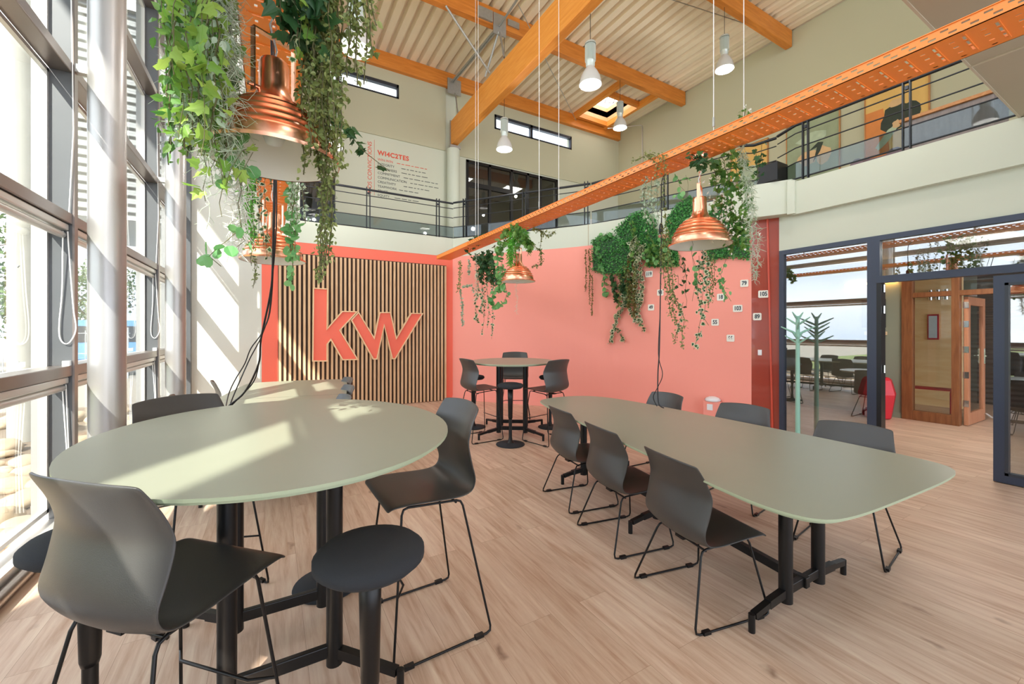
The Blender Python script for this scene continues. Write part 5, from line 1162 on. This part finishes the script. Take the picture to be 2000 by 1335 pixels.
# ================================================================ OUTSIDE
def plane(name, x0, x1, y0, y1, z, m):
    return struct(name, MB().box((x0, y0, z-.2), (x1, y1, z)), m)
plane('ground_paving', -60, -1.42, 12, 80, -.10, M['paving'])
plane('ground_bed', -7, -1.46, -12, 12, -.12, M['bedsoil'])
tag(plane('ground_lawn', -60, -7, -12, 12, -.08, M['grass']), None, None)
rnd = random.Random(5)
def stone_mesh(seed):
    r = random.Random(seed); mb = MB(); nu, nv = 14, 9; ax = (r.uniform(.8, 1.3), r.uniform(.7, 1), r.uniform(.42, .6)); off = Vector((seed*3.1, 0, 0)); vs = [(0, 0, -ax[2])]
    for i in range(1, nv):
        for j in range(nu):
            th = PI*i/nv; ph = 2*PI*j/nu; v = Vector((math.sin(th)*math.cos(ph), math.sin(th)*math.sin(ph), -math.cos(th)))
            k = 1+.22*noise.noise(v*1.4+off); vs.append((v.x*ax[0]*k, v.y*ax[1]*k, v.z*ax[2]*k))
    vs.append((0, 0, ax[2])); fs = [[0, 1+(j+1) % nu, 1+j] for j in range(nu)]
    for i in range(nv-2):
        for j in range(nu): a = 1+i*nu; fs.append([a+j, a+(j+1) % nu, a+nu+(j+1) % nu, a+nu+j])
    e = len(vs)-1; a = 1+(nv-2)*nu; fs += [[a+j, a+(j+1) % nu, e] for j in range(nu)]
    return mb.add(vs, fs, 0, True).mesh('river_stone', M['stone'])
sm = [stone_mesh(i) for i in range(5)]
GB = 'pale river stones in the bed outside the facade'
placed = []
tries = 0
while len(placed) < 170 and tries < 6000:
    tries += 1
    y = rnd.uniform(2.9, 11.0); x = -1.64-rnd.random()**1.0*(.4+.36*y); s = rnd.uniform(.10, .21)
    if x > -1.47-s*1.25 or math.hypot(x+3.15, y-8.9) < .42: continue
    if any((x-a)**2+(y-b)**2 < (.72*(s+c))**2 for a, b, c in placed): continue
    placed.append((x, y, s))
for i, (x, y, s) in enumerate(placed):
    o = bpy.data.objects.new('river_stone', sm[i % 5]); COL.objects.link(o); o.location = (x, y, -.12+s*.28); o.scale = (s, s, s); o.rotation_euler = (rnd.uniform(-.15, .15), rnd.uniform(-.15, .15), rnd.uniform(0, 6.28))
    tag(o, 'pale rounded river stone in the bed outside the glass facade', 'stone', GB)
tag(build('outside_column', MB().cyl((-3.15, 8.9, -.12), (-3.15, 8.9, 9), .17, 28), M['concrete']), 'pale concrete column standing in the stone bed outside the facade', 'column')
wg = thing('building_wing', 'white ribbed metal building wing seen through the upper facade panes', 'building', (-2.7, 14.5, 0), world=True)
build('clad_wall', MB().box((-4.0, 13, 4.1), (-1.2, 17, 9.0)), M['clad'], wg); build('roof_edge', MB().box((-4.1, 12.9, 9.0), (-1.2, 17.1, 9.25)), M['alulight'], wg); build('lower_wall', MB().box((-2.6, 13.3, -.1), (-1.2, 17, 4.1)), M['wallwhite'], wg)
def tree(label, x, y, h, r, n=2600, seed=1):
    t = thing('tree', label, 'tree', (x, y, -.1)); rnd = random.Random(seed); tr = MB()
    tr.tube([(0, 0, 0), (.05, 0, h*.4), (0, .05, h*.75)], [.14, .1, .04], 10)
    for i in range(7):
        a = rnd.uniform(0, 6.28); z = h*rnd.uniform(.35, .65); tr.tube([(0, 0, z), (r*.35*math.cos(a), r*.35*math.sin(a), z+h*.14), (r*.7*math.cos(a), r*.7*math.sin(a), z+h*.2)], [.05, .03, .01], 6)
    build('trunk', tr, M['bark'], t); mb = MB(); cl = [(Vector((rnd.uniform(-.6, .6)*r, rnd.uniform(-.6, .6)*r, h*rnd.uniform(.35, .9))), rnd.uniform(.3, .55)*r) for _ in range(12)]
    for i in range(n):
        c_, q = cl[i % 12]; leaf(mb, c_+rvec(rnd)*q*rnd.random()**.4, OVAL, .16, rnd, 0)
    build('crown', mb, M['treeleaf'], t)
tree('dense green tree beyond the fence, outermost left', -9.6, 22, 6.2, 2.6, 3600, 1)
tree('green tree seen between the first mullion and the first silver column', -8.0, 30, 5.2, 2.2, 2600, 2)
tree('green tree seen between the two silver columns', -4.9, 31, 6.2, 1.8, 2600, 3)
tree('distant round tree left of the concrete column outside', -13.5, 27, 5.0, 2.8, 3000, 4)
fn = thing('mesh_fence', 'white metal mesh fence along the paving outside', 'fence', (-11, 18.5, -.1), world=True)
mb = MB()
for i in range(70): mb.box((-18+i*.2, 18.49, 0), (-17.985+i*.2, 18.51, 1.5))
for z in (.15, .75, 1.4): mb.box((-18, 18.485, z), (-4.1, 18.515, z+.02))
build('mesh_panel', mb, M['fence'], fn)
for i in range(7): build('post', MB().box((-18+i*2.3, 18.47, -.1), (-17.94+i*2.3, 18.53, 1.6)), M['fence'], fn)
vn = thing('van', 'pale blue van parked outside, seen between the silver columns', 'van', (-4.6, 20.2, -.1))
build('body', MB().prism([(-2.3, .35), (2.3, .35), (2.3, 1.0), (1.7, 1.15), (1.2, 1.95), (-2.2, 1.95), (-2.3, 1.8)], -.9, .9).xf(Matrix.Rotation(PI/2, 4, 'X')), M['bluevan'], vn, bevel=.05)
build('windscreen', MB().box((-1.9, -.915, 1.2), (1.1, -.89, 1.75)), M['darkframe'], vn)
for x in (-1.5, 1.5):
    for y in (-.8, .8): build('wheel', MB().cyl((x, y-.1, .33), (x, y+.1, .33), .33, 24), M['tyre'], vn)
# ================================================================ LIGHT
w = bpy.data.worlds.new('World'); SC.world = w; w.use_nodes = True; N = w.node_tree.nodes; L = w.node_tree.links
bg = N['Background']; tc = N.new('ShaderNodeTexCoord'); mp = N.new('ShaderNodeMapping'); mp.inputs['Scale'].default_value = (1, 1, 2.6)
ns = N.new('ShaderNodeTexNoise'); ns.inputs['Scale'].default_value = 2.2; ns.inputs['Detail'].default_value = 6
L.new(tc.outputs['Generated'], mp.inputs['Vector']); L.new(mp.outputs['Vector'], ns.inputs['Vector'])
rp = N.new('ShaderNodeValToRGB'); rp.color_ramp.elements[0].position = .35; rp.color_ramp.elements[0].color = srgb(196, 212, 238); rp.color_ramp.elements[1].position = .62; rp.color_ramp.elements[1].color = srgb(244, 247, 252)
L.new(ns.outputs['Fac'], rp.inputs['Fac']); L.new(rp.outputs['Color'], bg.inputs['Color']); bg.inputs['Strength'].default_value = 1.9
s = bpy.data.lights.new('sun', 'SUN'); s.energy = 7.0; s.angle = math.radians(.53); s.color = (1, .95, .87)
so = bpy.data.objects.new('sun', s); COL.objects.link(so); so.rotation_euler = Vector((1, 1.376, -1.55)).to_track_quat('-Z', 'Y').to_euler(); so.location = (-8, -8, 12)
def area(name, loc, rot, sx, sy, e, col=(1, 1, 1)):
    l = bpy.data.lights.new(name, 'AREA'); l.shape = 'RECTANGLE'; l.size = sx; l.size_y = sy; l.energy = e; l.color = col
    o = bpy.data.objects.new(name, l); COL.objects.link(o); o.location = loc; o.rotation_euler = rot; return o
def bulb(x, y, z, e):  # fill light added below a pendant that otherwise hangs unlit
    l = bpy.data.lights.new('pendant_fill_light', 'POINT'); l.energy = e; l.shadow_soft_size = .05; l.color = (1, .98, .95)
    o = bpy.data.objects.new('pendant_fill_light', l); COL.objects.link(o); o.location = (x, y, z)
for a, b, Y in ((696, 98, 4.96), (650, 286, 7.72), (985, 292, 7.72), (1153, 166, 4.96), (1211, 250, 7.72), (1415, 136, 4.96)):
    p = on_y(a, b, Y); bulb(p.x, p.y, p.z-.28, 15)
for x, y in ((1.2, 2.2), (4.9, 2.2), (1.2, -.6), (1.2, -3.0)): bulb(x, y, 5.08, 18)  # fill for the added pendants out of view
area('hall_ceiling_lamp', (8.0, 1.6, 2.70), (0, 0, 0), .6, .6, 20, (1, .94, .85))
area('lobby_fill_light', (10.6, 2.9, 2.95), (0, 0, 0), .8, .8, 220, (1, .9, .78))  # added fill for the plywood room, has no fixture
area('lobby_fill_light_far', (11.6, .6, 2.95), (0, 0, 0), .8, .8, 30, (1, .94, .85))  # more added fill, towards the corrugated wall
area('office_lamp', (5.9, 12.0, 6.15), (0, 0, 0), 2, .6, 22, (1, .97, .92))
# ================================================================ CAMERA
cam = bpy.data.cameras.new('camera'); co = bpy.data.objects.new('camera', cam); COL.objects.link(co); SC.camera = co
cam.sensor_width = 36; cam.lens = F*36/2000; cam.shift_y = (HY-667.5)/2000*1.0
co.location = (0, 0, EYE); co.rotation_euler = (PI/2, 0, -YAW); cam.clip_start = .05; cam.clip_end = 300
SC.view_settings.view_transform = 'Standard'; SC.view_settings.look = 'None'; SC.view_settings.gamma = 1; SC.view_settings.exposure = 1.1
for o in bpy.data.objects:
    if '_w' in o: del o['_w']
